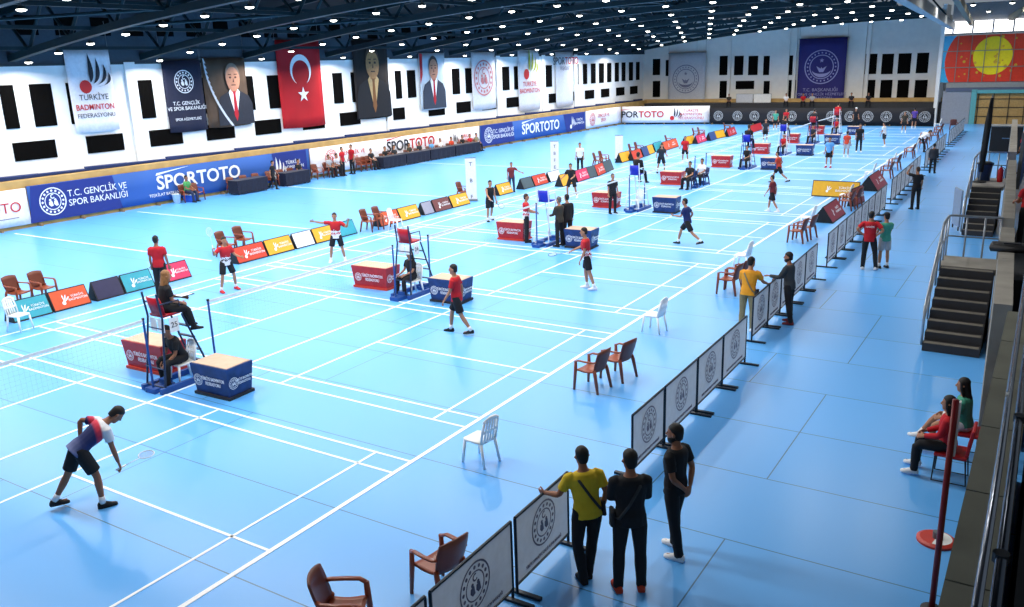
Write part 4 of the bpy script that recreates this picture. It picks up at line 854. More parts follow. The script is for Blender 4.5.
POSE = {
 'stand': dict(aR=A_DOWN, aL=A_DOWN, lR=L_ST, lL=L_ST), 'hips': dict(aR=A_HIP, aL=A_HIP, lR=L_W, lL=L_ST), 'crossed': dict(aR=A_CROSS, aL=A_CROSS, lR=L_ST, lL=L_ST), 'behind': dict(aR=A_BACK, aL=A_BACK, lR=[(.05, .16, -1), (.02, .0, -1)], lL=[(.04, -.12, -1), (.02, -.2, -1)]),
 'leanleft': dict(aL=[(.5, .25, -.85), (.5, .85, -.12)], aR=[(.28, -.05, -1), (-.25, .3, -1)], lR=[(-.06, .08, -1), (-.14, -.06, -1)], lL=[(.1, -.05, -1), (-.12, -.22, -1)], lean=6, side=-4),
 'leanfwd': dict(aR=[(.3, .65, -.75), (.1, .95, -.2)], aL=[(.15, .35, -.9), (-.3, .9, -.1)], lR=L_ST, lL=L_ST, lean=10),
 'talk': dict(aR=A_LAP, aL=A_FWD, lR=L_ST, lL=[(.06, -.1, -1), (.05, -.2, -1)], lean=4), 'onehead': dict(aR=A_DOWN, aL=A_HEAD, lR=L_ST, lL=L_ST), 'fold': dict(aR=A_LAP, aL=A_LAP, lR=L_ST, lL=L_ST),
 'walk': dict(aR=[(.12, -.35, -1), (.05, .1, -1)], aL=[(.12, .35, -1), (.0, .6, -.8)], lR=[(.06, .42, -1), (.04, .12, -1)], lL=[(.06, -.3, -1), (.03, -.62, -1)], lean=3),
 'run': dict(aR=[(.2, -.5, -.8), (.05, .6, -.8)], aL=[(.15, .5, -.8), (-.2, .9, .2)], lR=[(.1, .75, -1), (.05, .25, -1)], lL=[(.1, -.55, -1), (.05, -.95, -.75)], lean=9),
 'ready': dict(aR=A_RACK, aL=A_FWD, lR=[(.22, .35, -1), (.1, -.3, -1)], lL=[(.22, .1, -1), (.12, -.35, -1)], lean=14), 'racket_up': dict(aR=[(.85, .25, -.55), (.35, .5, .75)], aL=[(.35, .35, -.9), (.2, .9, -.1)], lR=[(.22, .1, -1), (.14, -.15, -1)], lL=[(.26, .15, -1), (.16, -.2, -1)], lean=5),
 'spread': dict(aR=[(.95, .1, .05), (.9, .3, .25)], aL=[(.7, .2, -.5), (.3, .4, .9)], lR=[(.22, .1, -1), (.16, -.1, -1)], lL=[(.2, .02, -1), (.14, -.15, -1)]),
 'point': dict(aR=A_DOWN, aL=[(.7, .5, -.5), (.8, .5, -.3)], lR=L_ST, lL=L_ST, lean=8),
 'lowracket': dict(aR=[(.2, .6, -.8), (.05, .9, -.3)], aL=[(.15, .1, -1), (.0, .5, -.8)], lR=[(.08, .12, -1), (.05, -.08, -1)], lL=[(.1, -.18, -1), (.05, -.35, -1)], lean=6),
 'bend': dict(aR=[(.12, .1, -1), (.08, .18, -1)], aL=[(.55, -.75, .1), (-.2, -.2, -1)], lR=[(.18, .38, -1), (.1, .02, -1)], lL=[(.16, -.42, -1), (.1, -.62, -1)], lean=56),
 'sit': dict(aR=A_LAP, aL=A_LAP, lR=[(.16, 1, -.04), (.03, .05, -1)], lL=[(.14, 1, -.04), (.02, .02, -1)], sit=1, lean=3), 'sitdesk': dict(aR=A_LAP, aL=[(.15, .5, -.8), (-.25, 1, -.05)], lR=[(.12, 1, -.1), (.03, .22, -1)], lL=[(.12, 1, -.06), (.03, .16, -1)], sit=1, lean=10),
 'sitlean': dict(aR=[(.1, .6, -.9), (-.3, .8, -.4)], aL=[(.1, .6, -.9), (-.2, .9, -.3)], lR=[(.2, 1, .02), (.02, -.1, -1)], lL=[(.2, 1, .02), (.02, .1, -1)], sit=1, lean=22), 'sitcross': dict(aR=A_LAP, aL=A_LAP, lR=[(-.02, 1, .12), (-.1, .5, -.75)], lL=[(.12, 1, -.02), (.02, .12, -1)], sit=1, lean=6),
}
def person(label, p, face, pose, H=1.72, top='black', legs='black', shoes='black', hair='k', skin='a', sleeve='short', short=False, det=1, head=(0, 0), long=0, seat=None, group=None, extra=(), hat=None, hipw=1.0, jitter=True, socks=True):
    """p: where the feet (or, seated, the seat) stand; face: heading, clockwise from straight away from the camera"""
    P = dict(POSE[pose]); s = H/1.75; lean = D(P.get('lean', 0)); side = D(P.get('side', 0))
    t = V3((math.sin(side), math.sin(lean), math.cos(lean)*math.cos(side))).normalized(); r = V3((1, 0, 0)); r = (r-t*r.dot(t)).normalized(); f = t.cross(r)*1.0
    f = -(r.cross(t)) if (t.cross(r)).y < 0 else t.cross(r)
    # joints
    pel = V3((0, 0, 0)); hip = {k: pel+V3((k*.095*hipw, 0, -.02)) for k in (1, -1)}
    def dirs(key, k):
        return [V3((a[0]*k, a[1], a[2])).normalized() for a in P[key]]
    J = {}
    for k, key in ((1, 'lR'), (-1, 'lL')):
        d = dirs(key, k); kn = hip[k]+d[0]*.43; an = kn+d[1]*.42; J[k] = (hip[k], kn, an, d)
    for k, key in ((1, 'aR'), (-1, 'aL')):
        d = [V3((a[0]*k, a[1], a[2])).normalized() for a in P[key]]
        tor = lambda v: r*v.x+f*v.y+t*v.z
        if P.get('lean', 0) < 30: d = [tor(v).normalized() for v in d]
        sh = pel+t*.455+r*(k*.178); el = sh+d[0]*.29; wr = el+d[1]*.25; J[('a', k)] = (sh, el, wr, d)
    zmin = min(J[1][2].z, J[-1][2].z)-.085
    if P.get('sit'): off = V3((0, 0, 0)); zoff = .1
    else: off = -V3(((J[1][2].x+J[-1][2].x)/2, (J[1][2].y+J[-1][2].y)/2+.05, 0)); zoff = -zmin
    off = off+V3((0, 0, zoff))
    Q = lambda v: (v+off)*s
    n = 14 if det > 1 else 10
    def ell(c, a, b, rx, ry, m=n, sq=0): return [Q(c+a*(rx*math.cos(2*math.pi*k/m))+b*(ry*math.sin(2*math.pi*k/m))) for k in range(m)]
    TOR = [(-.1, .115, .085, 0), (-.04, .155, .112, -.005), (.04, .16, .115, 0), (.13, .142, .1, .005), (.24, .156, .11, .01), (.34, .172, .118, .01), (.42, .172, .108, .0), (.475, .13, .085, -.005), (.505, .07, .062, -.005), (.54, .055, .058, .005), (.6, .052, .056, .015)]
    hy, hp = D(head[0]), D(head[1])
    hf = (f*math.cos(hy)+r*math.sin(hy)); hr = (r*math.cos(hy)-f*math.sin(hy)); up = V3((0, 0, 1)) if P.get('lean', 0) < 30 else (t+V3((0, .55, .35))).normalized()
    up = (up*.7+t*.3).normalized(); hf = (hf-up*hf.dot(up)).normalized(); hr = hf.cross(up).normalized(); hf2 = (hf*math.cos(hp)+up*math.sin(hp)); hu = (up*math.cos(hp)-hf*math.sin(hp)); hf = hf2
    hc = pel+t*.565+hu*.115+hf*.02
    HEAD = [(-.122, .028, .03, .045), (-.1, .05, .058, .03), (-.06, .064, .08, .012), (-.01, .073, .093, .004), (.04, .077, .097, -.004), (.08, .068, .086, -.008), (.108, .045, .058, -.01), (.122, .015, .02, -.01)]
    b = MB()
    b.loft([ell(pel+t*z+f*o, r, f, w, d) for z, w, d, o in TOR])
    b.loft([ell(hc+hu*z+hf*o, hr, hf, w, d) for z, w, d, o in HEAD])
    b.tube([Q(pel+t*.5), Q(hc-hu*.05)], [.054*s, .05*s], n)
    N_ = [hc+hf*.088+hu*.02, hc+hf*.112-hu*.025, hc+hf*.094-hu*.035]; b.tube([Q(x) for x in N_], [.008*s, .016*s, .012*s], 6)
    for k in (1, -1): b.tube([Q(hc+hr*(k*.068)+hu*.02), Q(hc+hr*(k*.086)-hf*.012+hu*.0), Q(hc+hr*(k*.07)-hu*.03)], [.012*s, .022*s, .01*s], 6)
    for k in (1, -1):
        h_, kn, an, d = J[k]
        b.tube([Q(h_+V3((0, 0, .03))), Q(h_+d[0]*.12), Q(kn-d[0]*.04), Q(kn+d[1]*.03), Q(kn+d[1]*.14), Q(an-d[1]*.05), Q(an+d[1]*.02)], [x*s for x in (.085, .083, .056, .052, .056, .036, .036)], n)
        fd = V3((d[1].x*0+.12*k, 1, 0)).normalized(); b.tube([Q(an-fd*.05-V3((0, 0, .045))), Q(an+fd*.05-V3((0, 0, .052))), Q(an+fd*.16-V3((0, 0, .06)))], [(.03*s, .026*s), (.03*s, .022*s), (.026*s, .014*s)], 8)
        sh, el, wr, d = J[('a', k)]
        b.tube([Q(sh-r*(k*.04)), Q(sh+d[0]*.03), Q(sh+d[0]*.14), Q(el-d[0]*.02), Q(el+d[1]*.03), Q(el+d[1]*.09), Q(wr)], [x*s for x in (.05, .054, .046, .038, .038, .038, .026)], n)
    hands = []
    fb = MB()
    for k in (1, -1):
        sh, el, wr, d = J[('a', k)]; hd = d[1]; ax = hd.cross(f)
        if ax.length < .2: ax = hd.cross(t)
        ax.normalize(); pn = ax.cross(hd).normalized()
        if pn.dot(pel+t*.2-wr) < 0: pn = -pn   # palm normal points to the body
        th = 1 if ax.dot(f+t*.3) > 0 else -1
        tgt = b if det > 1 else fb
        b.tube([Q(wr-hd*.02), Q(wr+hd*.03), Q(wr+hd*.09)], [(.026*s, .018*s), (.04*s, .017*s), (.04*s, .014*s)], 8, ref=ax)
        for j, (o, l) in enumerate(((-.031, .07), (-.01, .082), (.011, .078), (.031, .06))):
            o *= -th; base = wr+hd*.082+ax*o
            tgt.tube([Q(base), Q(base+hd*l*.45+pn*.008), Q(base+hd*l*.75+pn*.03), Q(base+hd*l*.85+pn*.052)], [.0105*s, .0098*s, .009*s, .0075*s], 6)
        base = wr+hd*.025+ax*(th*.032); tgt.tube([Q(base), Q(base+ax*th*.03+hd*.03+pn*.008), Q(base+ax*th*.036+hd*.062+pn*.02)], [.014*s, .012*s, .009*s], 6)
        hands.append((Q(wr+hd*.1+pn*.02), hd, ax))
    vox = {2: .0085, 1: .017, 0: .024}[det]
    me = remesh(b, vox*s, 2 if det > 1 else 1)
    if fb.v:
        m2 = bpy.data.meshes.new('f'); m2.from_pydata(fb.v, [], fb.f)
        import bmesh
        bm = bmesh.new(); bm.from_mesh(me); bm.from_mesh(m2); bm.to_mesh(me); bm.free(); bpy.data.meshes.remove(m2); me.polygons.foreach_set('use_smooth', [True]*len(me.polygons))
    me.name = 'person'; me.materials.append(SK[skin]); o = bpy.data.objects.new('person', me); COL.objects.link(o)
    rz = azimuth(p)-D(face); base = V3((p[0], p[1], p[2] if len(p) > 2 else 0))
    if seat is not None: base.z = seat
    o.location = base; o.rotation_euler.z = rz; tag(o, label, 'person', group)
    cv = {2: .012, 1: .02, 0: .026}[det]*s
    def child(name, mb, m, vx=cv, sm=1):
        q = remesh(mb, vx, sm); q.name = name; q.materials.append(m); c = bpy.data.objects.new(name, q); COL.objects.link(c); c.parent = o; return c
    # trousers or shorts
    g = .016; b = MB()
    b.loft([ell(pel+t*z+f*oo, r, f, w+g*.8, d+g*.8) for z, w, d, oo in TOR[:3]])
    for k in (1, -1):
        h_, kn, an, d = J[k]
        if short: b.tube([Q(h_+V3((0, 0, .04))), Q(h_+d[0]*.1), Q(h_+d[0]*.36)], [x*s for x in (.092, .105, .1)], n)
        else: b.tube([Q(h_+V3((0, 0, .04))), Q(h_+d[0]*.12), Q(kn-d[0]*.03), Q(kn+d[1]*.04), Q(kn+d[1]*.16), Q(an-d[1]*.05), Q(an+d[1]*.035)], [x*s for x in (.09, .098, .074, .07, .072, .06, .062)], n)
    child('shorts' if short else 'trousers', b, CL[legs])
    # shirt
    b = MB(); g2 = .02 if top not in ('navy_tank',) else .012; sit = P.get('sit')
    low = -.09 if not sit else -.02
    ring_ = [(low, .186, .14, 0), (low+.03, .184, .138, 0)]+[(z, w+g2, d+g2, oo) for z, w, d, oo in TOR if z > low+.02 and z < .5]+[(.5, .085, .075, -.005)]
    b.loft([ell(pel+t*z+f*oo, r, f, w, d) for z, w, d, oo in ring_])
    for k in (1, -1):
        sh, el, wr, d = J[('a', k)]
        if sleeve == 'short': b.tube([Q(sh-r*(k*.05)), Q(sh+d[0]*.03), Q(sh+d[0]*.2)], [x*s for x in (.06, .07, .066)], n)
        elif sleeve == 'long': b.tube([Q(sh-r*(k*.05)), Q(sh+d[0]*.03), Q(sh+d[0]*.14), Q(el-d[0]*.02), Q(el+d[1]*.04), Q(wr-d[1]*.01)], [x*s for x in (.06, .07, .062, .054, .052, .04)], n)
        else: b.tube([Q(sh-r*(k*.06)), Q(sh+r*(k*.0))], [x*s for x in (.06, .055)], n)
    shirt = child('jacket' if sleeve == 'long' else 'shirt', b, CL[top])
    if 'ombre' in extra:   # white sleeves and shoulders, red stripe, navy back
        m = bpy.data.materials.new('player_shirt_print'); m.use_nodes = True; nt = m.node_tree; bs = nt.nodes['Principled BSDF']; bs.inputs['Roughness'].default_value = .85
        tc = nt.nodes.new('ShaderNodeTexCoord'); sx = nt.nodes.new('ShaderNodeSeparateXYZ'); nt.links.new(tc.outputs['Generated'], sx.inputs[0]); rp = nt.nodes.new('ShaderNodeValToRGB'); nt.links.new(sx.outputs[1], rp.inputs[0])
        e = rp.color_ramp.elements; e[0].position = .02; e[0].color = (*srgb(120, 130, 176), 1); e[1].position = .3; e[1].color = (*srgb(34, 46, 100), 1)
        for ps, c_ in ((.6, (36, 44, 96)), (.66, (206, 50, 76)), (.74, (214, 60, 84)), (.78, (220, 222, 230))): z = e.new(ps); z.color = (*srgb(*c_), 1)
        nt.links.new(rp.outputs[0], bs.inputs['Base Color']); shirt.data.materials.clear(); shirt.data.materials.append(m)
    if 'panel' in extra or 'lowprint' in extra:   # white lower front / shoulders
        m = bpy.data.materials.new('two_tone_shirt'); m.use_nodes = True; nt = m.node_tree; bs = nt.nodes['Principled BSDF']; bs.inputs['Roughness'].default_value = .85
        tc = nt.nodes.new('ShaderNodeTexCoord'); sx = nt.nodes.new('ShaderNodeSeparateXYZ'); nt.links.new(tc.outputs['Generated'], sx.inputs[0]); rp = nt.nodes.new('ShaderNodeValToRGB'); rp.color_ramp.interpolation = 'CONSTANT'
        nz = nt.nodes.new('ShaderNodeTexNoise'); nz.inputs['Scale'].default_value = 9; nt.links.new(tc.outputs['Generated'], nz.inputs[0]); ad = nt.nodes.new('ShaderNodeMath'); ad.operation = 'MULTIPLY_ADD'; ad.inputs[1].default_value = .35; nt.links.new(nz.outputs[0], ad.inputs[0]); nt.links.new(sx.outputs[2], ad.inputs[2]); nt.links.new(ad.outputs[0], rp.inputs[0])
        e = rp.color_ramp.elements; e[0].position = 0; e[0].color = (*srgb(232, 226, 230), 1); e[1].position = .62; e[1].color = (*srgb(186, 24, 36), 1); z = e.new(.42); z.color = (*(srgb(30, 30, 36) if 'panel' in extra else srgb(186, 24, 36)), 1); z = e.new(.5); z.color = (*srgb(230, 226, 230), 1)
        nt.links.new(rp.outputs[0], bs.inputs['Base Color']); shirt.data.materials.clear(); shirt.data.materials.append(m)
    # shoes and socks
    for k in (1, -1):
        h_, kn, an, d = J[k]; fd = V3((.12*k, 1, 0)).normalized(); sd = fd.cross(V3((0, 0, 1)))
        lift = an.z-.085-zmin if not P.get('sit') else 0
        tilt = min(1, max(0, lift*2.2)); fd2 = (fd*(1-tilt*.6)-V3((0, 0, 1))*tilt*.75).normalized(); up2 = sd.cross(fd2)
        b = MB(); sec = []
        for q, w, hh in ((-.075, .03, .055), (-.06, .04, .085), (0, .045, .096), (.06, .048, .08), (.12, .05, .052), (.17, .044, .042), (.195, .02, .03)):
            c_ = an+fd2*q-up2*.085; sec.append([Q(c_+sd*(w*x)+up2*(hh*z)) for x, z in ((-1, 0), (1, 0), (1.05, .35), (.8, .8), (.3, 1), (-.3, 1), (-.8, .8), (-1.05, .35))])
        b.loft(sec).build('shoe', CL[shoes], o, True)
        if short and socks: MB().tube([Q(an-d[1]*.09), Q(an+d[1]*.02)], [.045*s, .046*s], 10).build('sock', CL['white'], o, True)
    # hair
    b = MB(); sec = []
    for z, w, d, oo in ((-.075, .05, .035, -.058), (-.04, .066, .06, -.042), (.0, .078, .075, -.03), (.04, .084, .088, -.02), (.075, .082, .096, -.01), (.105, .062, .075, -.01), (.128, .035, .045, -.012), (.136, .012, .015, -.012)): sec.append(ell(hc+hu*z+hf*oo, hr, hf, w, d))
    b.loft(sec)
    if long:
        b.loft([ell(hc+hu*z+hf*oo, hr, hf, w, d) for z, w, d, oo in ((.05, .08, .08, -.02), (-.05, .085, .06, -.055), (-.16, .095, .055, -.075), (-.16-long*.5, .1, .05, -.1), (-.16-long, .05, .03, -.09))])
        for k in (1, -1): b.tube([Q(hc+hr*k*.06+hu*.06+hf*.02), Q(hc+hr*k*.085+hf*.01-hu*.05), Q(hc+hr*k*.09-hu*.18-hf*.02)], [.03*s, .03*s, .02*s], 8)
    child('hair', b, HAIR[hair], min(cv, .018*s))
    if 'beard' in extra: MB().loft([ell(hc+hu*z+hf*oo, hr, hf, w, d) for z, w, d, oo in ((-.13, .03, .035, .045), (-.1, .056, .063, .032), (-.06, .069, .082, .018), (-.03, .074, .06, .0))]).build('beard', HAIR[hair], o, True)
    if hat:
        MB().loft([ell(hc+hu*z, hr, hf, w, d) for z, w, d in ((.05, .09, .108), (.09, .088, .105), (.13, .06, .075), (.142, .02, .03))]).loft([ell(hc+hu*z+hf*.11, hr, hf, .075, .08) for z in (.05, .062)]).build('cap', CL[hat], o, True)
    if det >= 1:
        for k in (1, -1): MB().loft([ell(hc+hr*(k*.03)+hf*q+hu*.012, hr, hu, w, w*.7, 8) for q, w in ((.08, .014), (.0895, .012), (.093, .005))]).build('eye', M('eye_dark', 30, 24, 22, noise=0), o, True)
        MB().loft([ell(hc+hf*q-hu*.062, hr, hu, w, .007, 8) for q, w in ((.075, .026), (.088, .024), (.092, .01))]).build('mouth', M('lip', 140, 74, 70, noise=0), o, True)
    if 'strapL' in extra or 'strapR' in extra:
        k = -1 if 'strapL' in extra else 1
        pts = [pel+t*.46+r*(k*.1)-f*.0, pel+t*.42+r*(k*.09)-f*.125, pel+t*.2+r*(-k*.03)-f*.14, pel+t*.02+r*(-k*.14)-f*.1, pel+t*-.02+r*(-k*.19)]
        b = MB(); b.tube([Q(x) for x in pts], [(.006*s, .02*s)]*5, 6, ref=f)
        b.build('bag_strap', CL['darkgrey' if top != 'orange' else 'khaki'], o, True)
        c_ = pel-t*.02+r*(-k*.2)+f*.03; MB().loft([ell(c_+t*z, r, f, .035, .09, 8) for z in (-.09, -.07, .07, .09)]).build('bag', CL['charcoal'], o, True)
    if 'backprint' in extra: hh = empty('back_print', (0, 0, 0)); hh.parent = o; lettering(hh, 'HAKEM', Q(pel).x, Q(pel+t*.36).z, .07*s, ink_w, Q(pel-f*.165+t*.36).y, name='back_print')
    Rm = Matrix.Rotation(rz, 3, 'Z')
    return o, [(Rm @ h[0]+base, (Rm @ h[1]).normalized(), (Rm @ h[2]).normalized()) for h in hands]
string_m = M('racket_string', 210, 214, 220, rough=.5)
def racket(pos, d, nrm, label, frame=(40, 44, 60)):
    """a badminton racket held at pos, pointing along d; nrm: normal of the string bed"""
    t = empty('badminton_racket', pos); tag(t, label, 'racket'); d = V3(d).normalized(); nrm = V3(nrm); nrm = (nrm-d*nrm.dot(d)).normalized(); e = d.cross(nrm)
    fm = M('racket_frame_%d' % frame[0], *frame, rough=.35)
    MB().tube([-d*.06, d*.12], .014, 8).build('grip', M('white_grip', 226, 226, 226), t, True)
    MB().tube([d*.12, d*.38], .006, 6).build('shaft', fm, t, True)
    c = d*.5; b = MB(); ring = [c+d*(.125*math.cos(a))+e*(.1*math.sin(a)) for a in [2*math.pi*k/20 for k in range(21)]]
    b.tube(ring, .008, 6, ref=nrm, cap=False).build('hoop', fm, t, True)
    b = MB()
    for k in range(-5, 6):
        q = k*.018; w = .125*math.sqrt(max(0, 1-(q/.1)**2)); b.tube([c+e*q-d*w, c+e*q+d*w], .0018, 3)
        q = k*.022; w = .1*math.sqrt(max(0, 1-(q/.125)**2)); b.tube([c+d*q-e*w, c+d*q+e*w], .0018, 3)
    b.build('strings', string_m, t); return t
def hgt(uv, vt, lo=1.5, hi=1.95, z=0):
    p = at(uv[0], uv[1], z); return min(hi, max(lo, zat(p, vt)-z))
# --- nearest people
A, RT, T, LT = 0, 90, 180, 270
o, h = person('player in white, navy and red shirt bending forward on the near court', at(84, 507), 82, 'bend', 1.8, 'white', 'black', 'black', 'k', 'b', short=True, det=2, extra=('ombre',), head=(0, 0))
racket(h[0][0], (-.1, 1, .02), (.2, -.2, 1), 'pale badminton racket in the hand of the bending player', (214, 216, 220))
person('person in a yellow shirt leaning an arm on the grey barrier', at(585, 577), 345, 'leanleft', hgt((585, 577), 449, 1.7, 1.82), 'yellow', 'black', 'black', 'k', 'b', det=2, extra=('strapL',), head=(-6, 0))
person('person in black with a bag strap standing between two others at the barrier', at(629, 587), 350, 'crossed', hgt((629, 587), 449, 1.75, 1.86), 'black', 'black', 'tangerine', 'k', 'b', det=2, extra=('strapR',), head=(-12, 0), sleeve='long')
person('person in black with a beard and white shoes, hands joined behind the back', at(673, 552), 300, 'behind', hgt((673, 552), 424, 1.78, 1.88), 'black', 'black', 'white', 'k', 'b', det=2, head=(-10, 0), extra=('beard',))
person('person in an orange polo shirt and khaki trousers leaning over the barrier', at(747, 330), 20, 'leanfwd', 1.76, 'orange', 'khaki', 'white', 'k', 'a', det=2, extra=('strapL',), head=(15, 0))
person('person in a dark grey jacket talking across the barrier', at(788, 323), 290, 'talk', 1.74, 'darkgrey', 'black', 'maroon', 'k', 'b', det=2, sleeve='long', head=(-10, 0), extra=('beard',))
person('person in a red shirt with hands on hips, seen from behind on the walkway', at(869, 269), 5, 'hips', 1.74, 'red', 'black', 'white', 'k', 'a', det=2, head=(20, 0), extra=('backprint',))
person('person in a teal shirt, light shorts and black cap on the walkway', at(882, 267.5), 330, 'fold', 1.66, 'teal', 'grey', 'charcoal', 'k', 'a', short=True, det=1, hat='black')
person('person in black raising a hand to the head on the walkway', at(914, 209), 330, 'onehead', 1.72, 'black', 'black', 'black', 'b', 'a', det=1)
person('person in dark clothes farther along the walkway beside the barriers', at(932, 173), 10, 'stand', hgt((932, 173), 143.5), 'charcoal', 'black', 'black', 'k', 'a', det=1, sleeve='long')
# bench under the parapet
def bench_chair(p, rz, label, m):
    t = empty('folding_chair', p, rz); tag(t, label, 'chair')
    MB().box((0, 0, .43), (.46, .44, .05)).build('seat', m, t, bevel=.015); MB().box((0, -.24, .68), (.46, .05, .42), Matrix.Rotation(D(8), 3, 'X')).build('backrest', m, t, bevel=.015)
    for sx in (-.2, .2): MB().tube([(sx, .2, .42), (sx, .22, 0), (sx, -.24, 0), (sx, -.2, .42)], .014, 6).build('leg', bar_steel, t)
rs = M('red_seat', 176, 24, 34, rough=.5)
bench_chair((14.26, 3.5, 0), FL, 'red folding seat under the person with a red top', rs); bench_chair((14.4, 4.4, 0), FL, 'red folding seat under the person with a teal top', rs)
azr = lambda p, rz: math.degrees(azimuth(p)-rz)
person('person in a red top with long dark hair seated below the parapet', (14.2, 3.5, 0), azr((14.06, 3.5), FL), 'sit', 1.66, 'red', 'black', 'white', 'k', 'a', det=2, sleeve='long', seat=.45, long=.3)
person('person in a teal top and white shorts seated nearest the stairs', (14.34, 4.4, 0), azr((14.08, 4.35), FL), 'sitcross', 1.66, 'teal', 'white', 'white', 'k', 'a', det=2, seat=.45, short=True, long=.12)
# officials on the chairs (all face up the hall, or sit under the chair)
U = lambda k: azr((0, NET[k]), 0)
person('person with long light brown hair in black, sitting on the nearest tall red chair', (0, NET[0]-.28, 0), U(0)+22, 'sitdesk', 1.68, 'black', 'black', 'black', 'l', 'a', det=2, sleeve='short', seat=1.57, long=.34)
def clip(p, label):
    t = empty('clipboard', p, D(0)); tag(t, label, 'clipboard'); MB().box((0, 0, 0), (.24, .32, .012)).build('board', CL['charcoal'], t); MB().box((0, -.01, .008), (.2, .27, .004)).build('paper', paper, t)
clip((.07, NET[0]+.18, 1.83), 'dark clipboard on the lap of the long-haired umpire')
def low_chair(y, label, rz): 
    chair(side0, (0.02, y, 0), rz, label)
low_chair(NET[0]-.05, 'white plastic chair under the nearest tall red chair', D(170)); low_chair(NET[1]-.05, 'white plastic chair under the empty tall red chair', D(165))
person('person in black sitting under the nearest tall chair, leaning forward', (0.02, NET[0]-.05, 0), azr((0, NET[0]), D(170)), 'sitlean', 1.72, 'black', 'black', 'black', 'k', 'b', det=2, seat=.45, head=(-20, -10))
person('person in black with long dark hair sitting under the empty tall red chair', (0.02, NET[1]-.05, 0), azr((0, NET[1]), D(165)), 'sit', 1.66, 'black', 'black', 'white', 'k', 'a', det=1, seat=.45, long=.25)
person('person in black sitting on the tall blue chair beside the referee in black', (0, NET[3]-.06, 0), U(3)+8, 'sitdesk', 1.74, 'black', 'black', 'black', 'k', 'a', det=1, sleeve='long', seat=1.57)
low_chair(NET[3]-.05, 'white plastic chair under the tall blue chair beside the referee', D(170))
p = at(688, 189)
for (u, v, lab, tp, lg) in ((690, 188.5, 'person in black, left one of two seated between the bare net posts', 'black', 'black'), (702, 185, 'person in white and black, right one of two seated between the bare net posts', 'white', 'black')):
    q = at(u, v); t = chair(arm1, q, D(165), 'navy armchair of the %s between the bare net posts' % lab.split(',')[0], None)
    person(lab, (q.x, q.y, 0), azr(q, D(165)), 'sit', 1.74, tp, lg, 'black', 'k', 'a', det=1, seat=.45)
for k, w, tp, lg in ((5, 'fifth', 'black', 'black'), (6, 'sixth', 'black', 'black'), (7, 'seventh', 'charcoal', 'black'), (8, 'eighth', 'red', 'black')):
    person('person in %s seated up on the %s tall umpire chair along the line' % ('black' if tp != 'red' else 'red', w), (0, NET[k]-.06, 0), U(k)+5, 'sitdesk', 1.75, tp, lg, 'black', 'k' if k != 5 else 'b', 'a', det=0, seat=1.57)
    low_chair(NET[k]-.1, 'white plastic chair under the %s tall umpire chair' % w, D(170))
    person('person in %s seated low under the %s tall umpire chair' % (('black', 'red', 'charcoal', 'red')[k-5], w), (0.02, NET[k]-.1, 0), azr((0, NET[k]), D(170)), 'sit', 1.72, ('black', 'red', 'charcoal', 'red')[k-5], 'black', 'black', 'k', 'a', det=0, seat=.45)
# players and standing officials; (feet u, v), head top v
o, h = person('player in a red, white and black shirt with red shoes raising a racket', at(230, 291), 150, 'racket_up', 1.66, 'red', 'black', 'shoe_red', 'k', 'a', short=True, det=1, extra=('panel',), head=(10, 0))
racket(h[0][0], (-.15, 0, 1), (.3, -1, 0), 'badminton racket held upright by the player with red shoes', (200, 204, 210))
person('player in a red and white shirt with both arms spread wide', at(338, 262), 190, 'spread', hgt((338, 262), 212.5), 'red', 'black', 'white', 'k', 'a', short=True, det=1, extra=('lowprint',))
person('person in a red shirt and black trousers by the wedge boards, back turned', at(164, 296), 20, 'stand', 1.8, 'red', 'black', 'black', 'k', 'b', det=1)
person('player in a plain red shirt and black shorts walking past the navy kit box', at(459, 333), 285, 'walk', hgt((459, 333), 263, 1.6, 1.75), 'red', 'black', 'black', 'k', 'a', short=True, det=2)
o, h = person('player all in black on the far half, holding a racket low', at(490, 221), 150, 'lowracket', hgt((490, 221), 180), 'black', 'black', 'black', 'k', 'a', short=True, det=1, sleeve='none')
racket(h[0][0], (.75, .3, -.45), (0, -1, .4), 'badminton racket held low by the player in black')
person('person in a maroon shirt reaching an arm out beside the slate green board', at(512, 192), 175, 'point', hgt((512, 192), 164.5), 'maroon', 'jeans', 'black', 'k', 'a', det=1)
person('person in a red and white shirt writing beside the blue empty chair', at(528, 242), 85, 'fold', 1.75, 'red', 'black', 'black', 'b', 'a', det=1, extra=('lowprint',))
person('person in a dark olive jacket standing right of the blue empty chair', at(559, 246), 310, 'fold', 1.74, 'olive', 'black', 'black', 'g', 'a', det=1, sleeve='long')
person('person in a black jacket close behind the one in the olive jacket', at(567, 244), 330, 'stand', 1.78, 'black', 'black', 'black', 'k', 'a', det=1, sleeve='long')
o, h = person('player in a red and white shirt with a racket before a navy kit box', at(589, 289), 275, 'lowracket', hgt((589, 289), 227.5), 'red', 'black', 'white', 'k', 'a', short=True, det=1, extra=('lowprint',))
racket(h[0][0], (-.85, -.4, -.12), (0, -.3, 1), 'badminton racket pointed forward by the player in red and white')
person('player in a black vest by the white and pink boards', at(572, 198), 200, 'ready', 1.7, 'black', 'black', 'white', 'b', 'a', short=True, det=1)
person('person in a white shirt and black trousers standing behind the pink board', at(580, 172.5), 190, 'stand', 1.72, 'white', 'black', 'black', 'k', 'a', det=0)
person('referee in black with grey shoulders standing left of the tall blue chair', at(613, 213.5), 150, 'stand', 1.68, 'black', 'black', 'black', 'g', 'a', det=1)
person('player in a navy shirt and black shorts running with legs wide apart', at(688, 245), 285, 'run', 1.72, 'navy', 'black', 'charcoal', 'k', 'a', short=True, det=1)
person('player in black with red at the chest, knees bent, far half', at(661, 173), 165, 'ready', 1.72, 'charcoal', 'black', 'black', 'k', 'a', short=True, det=1)
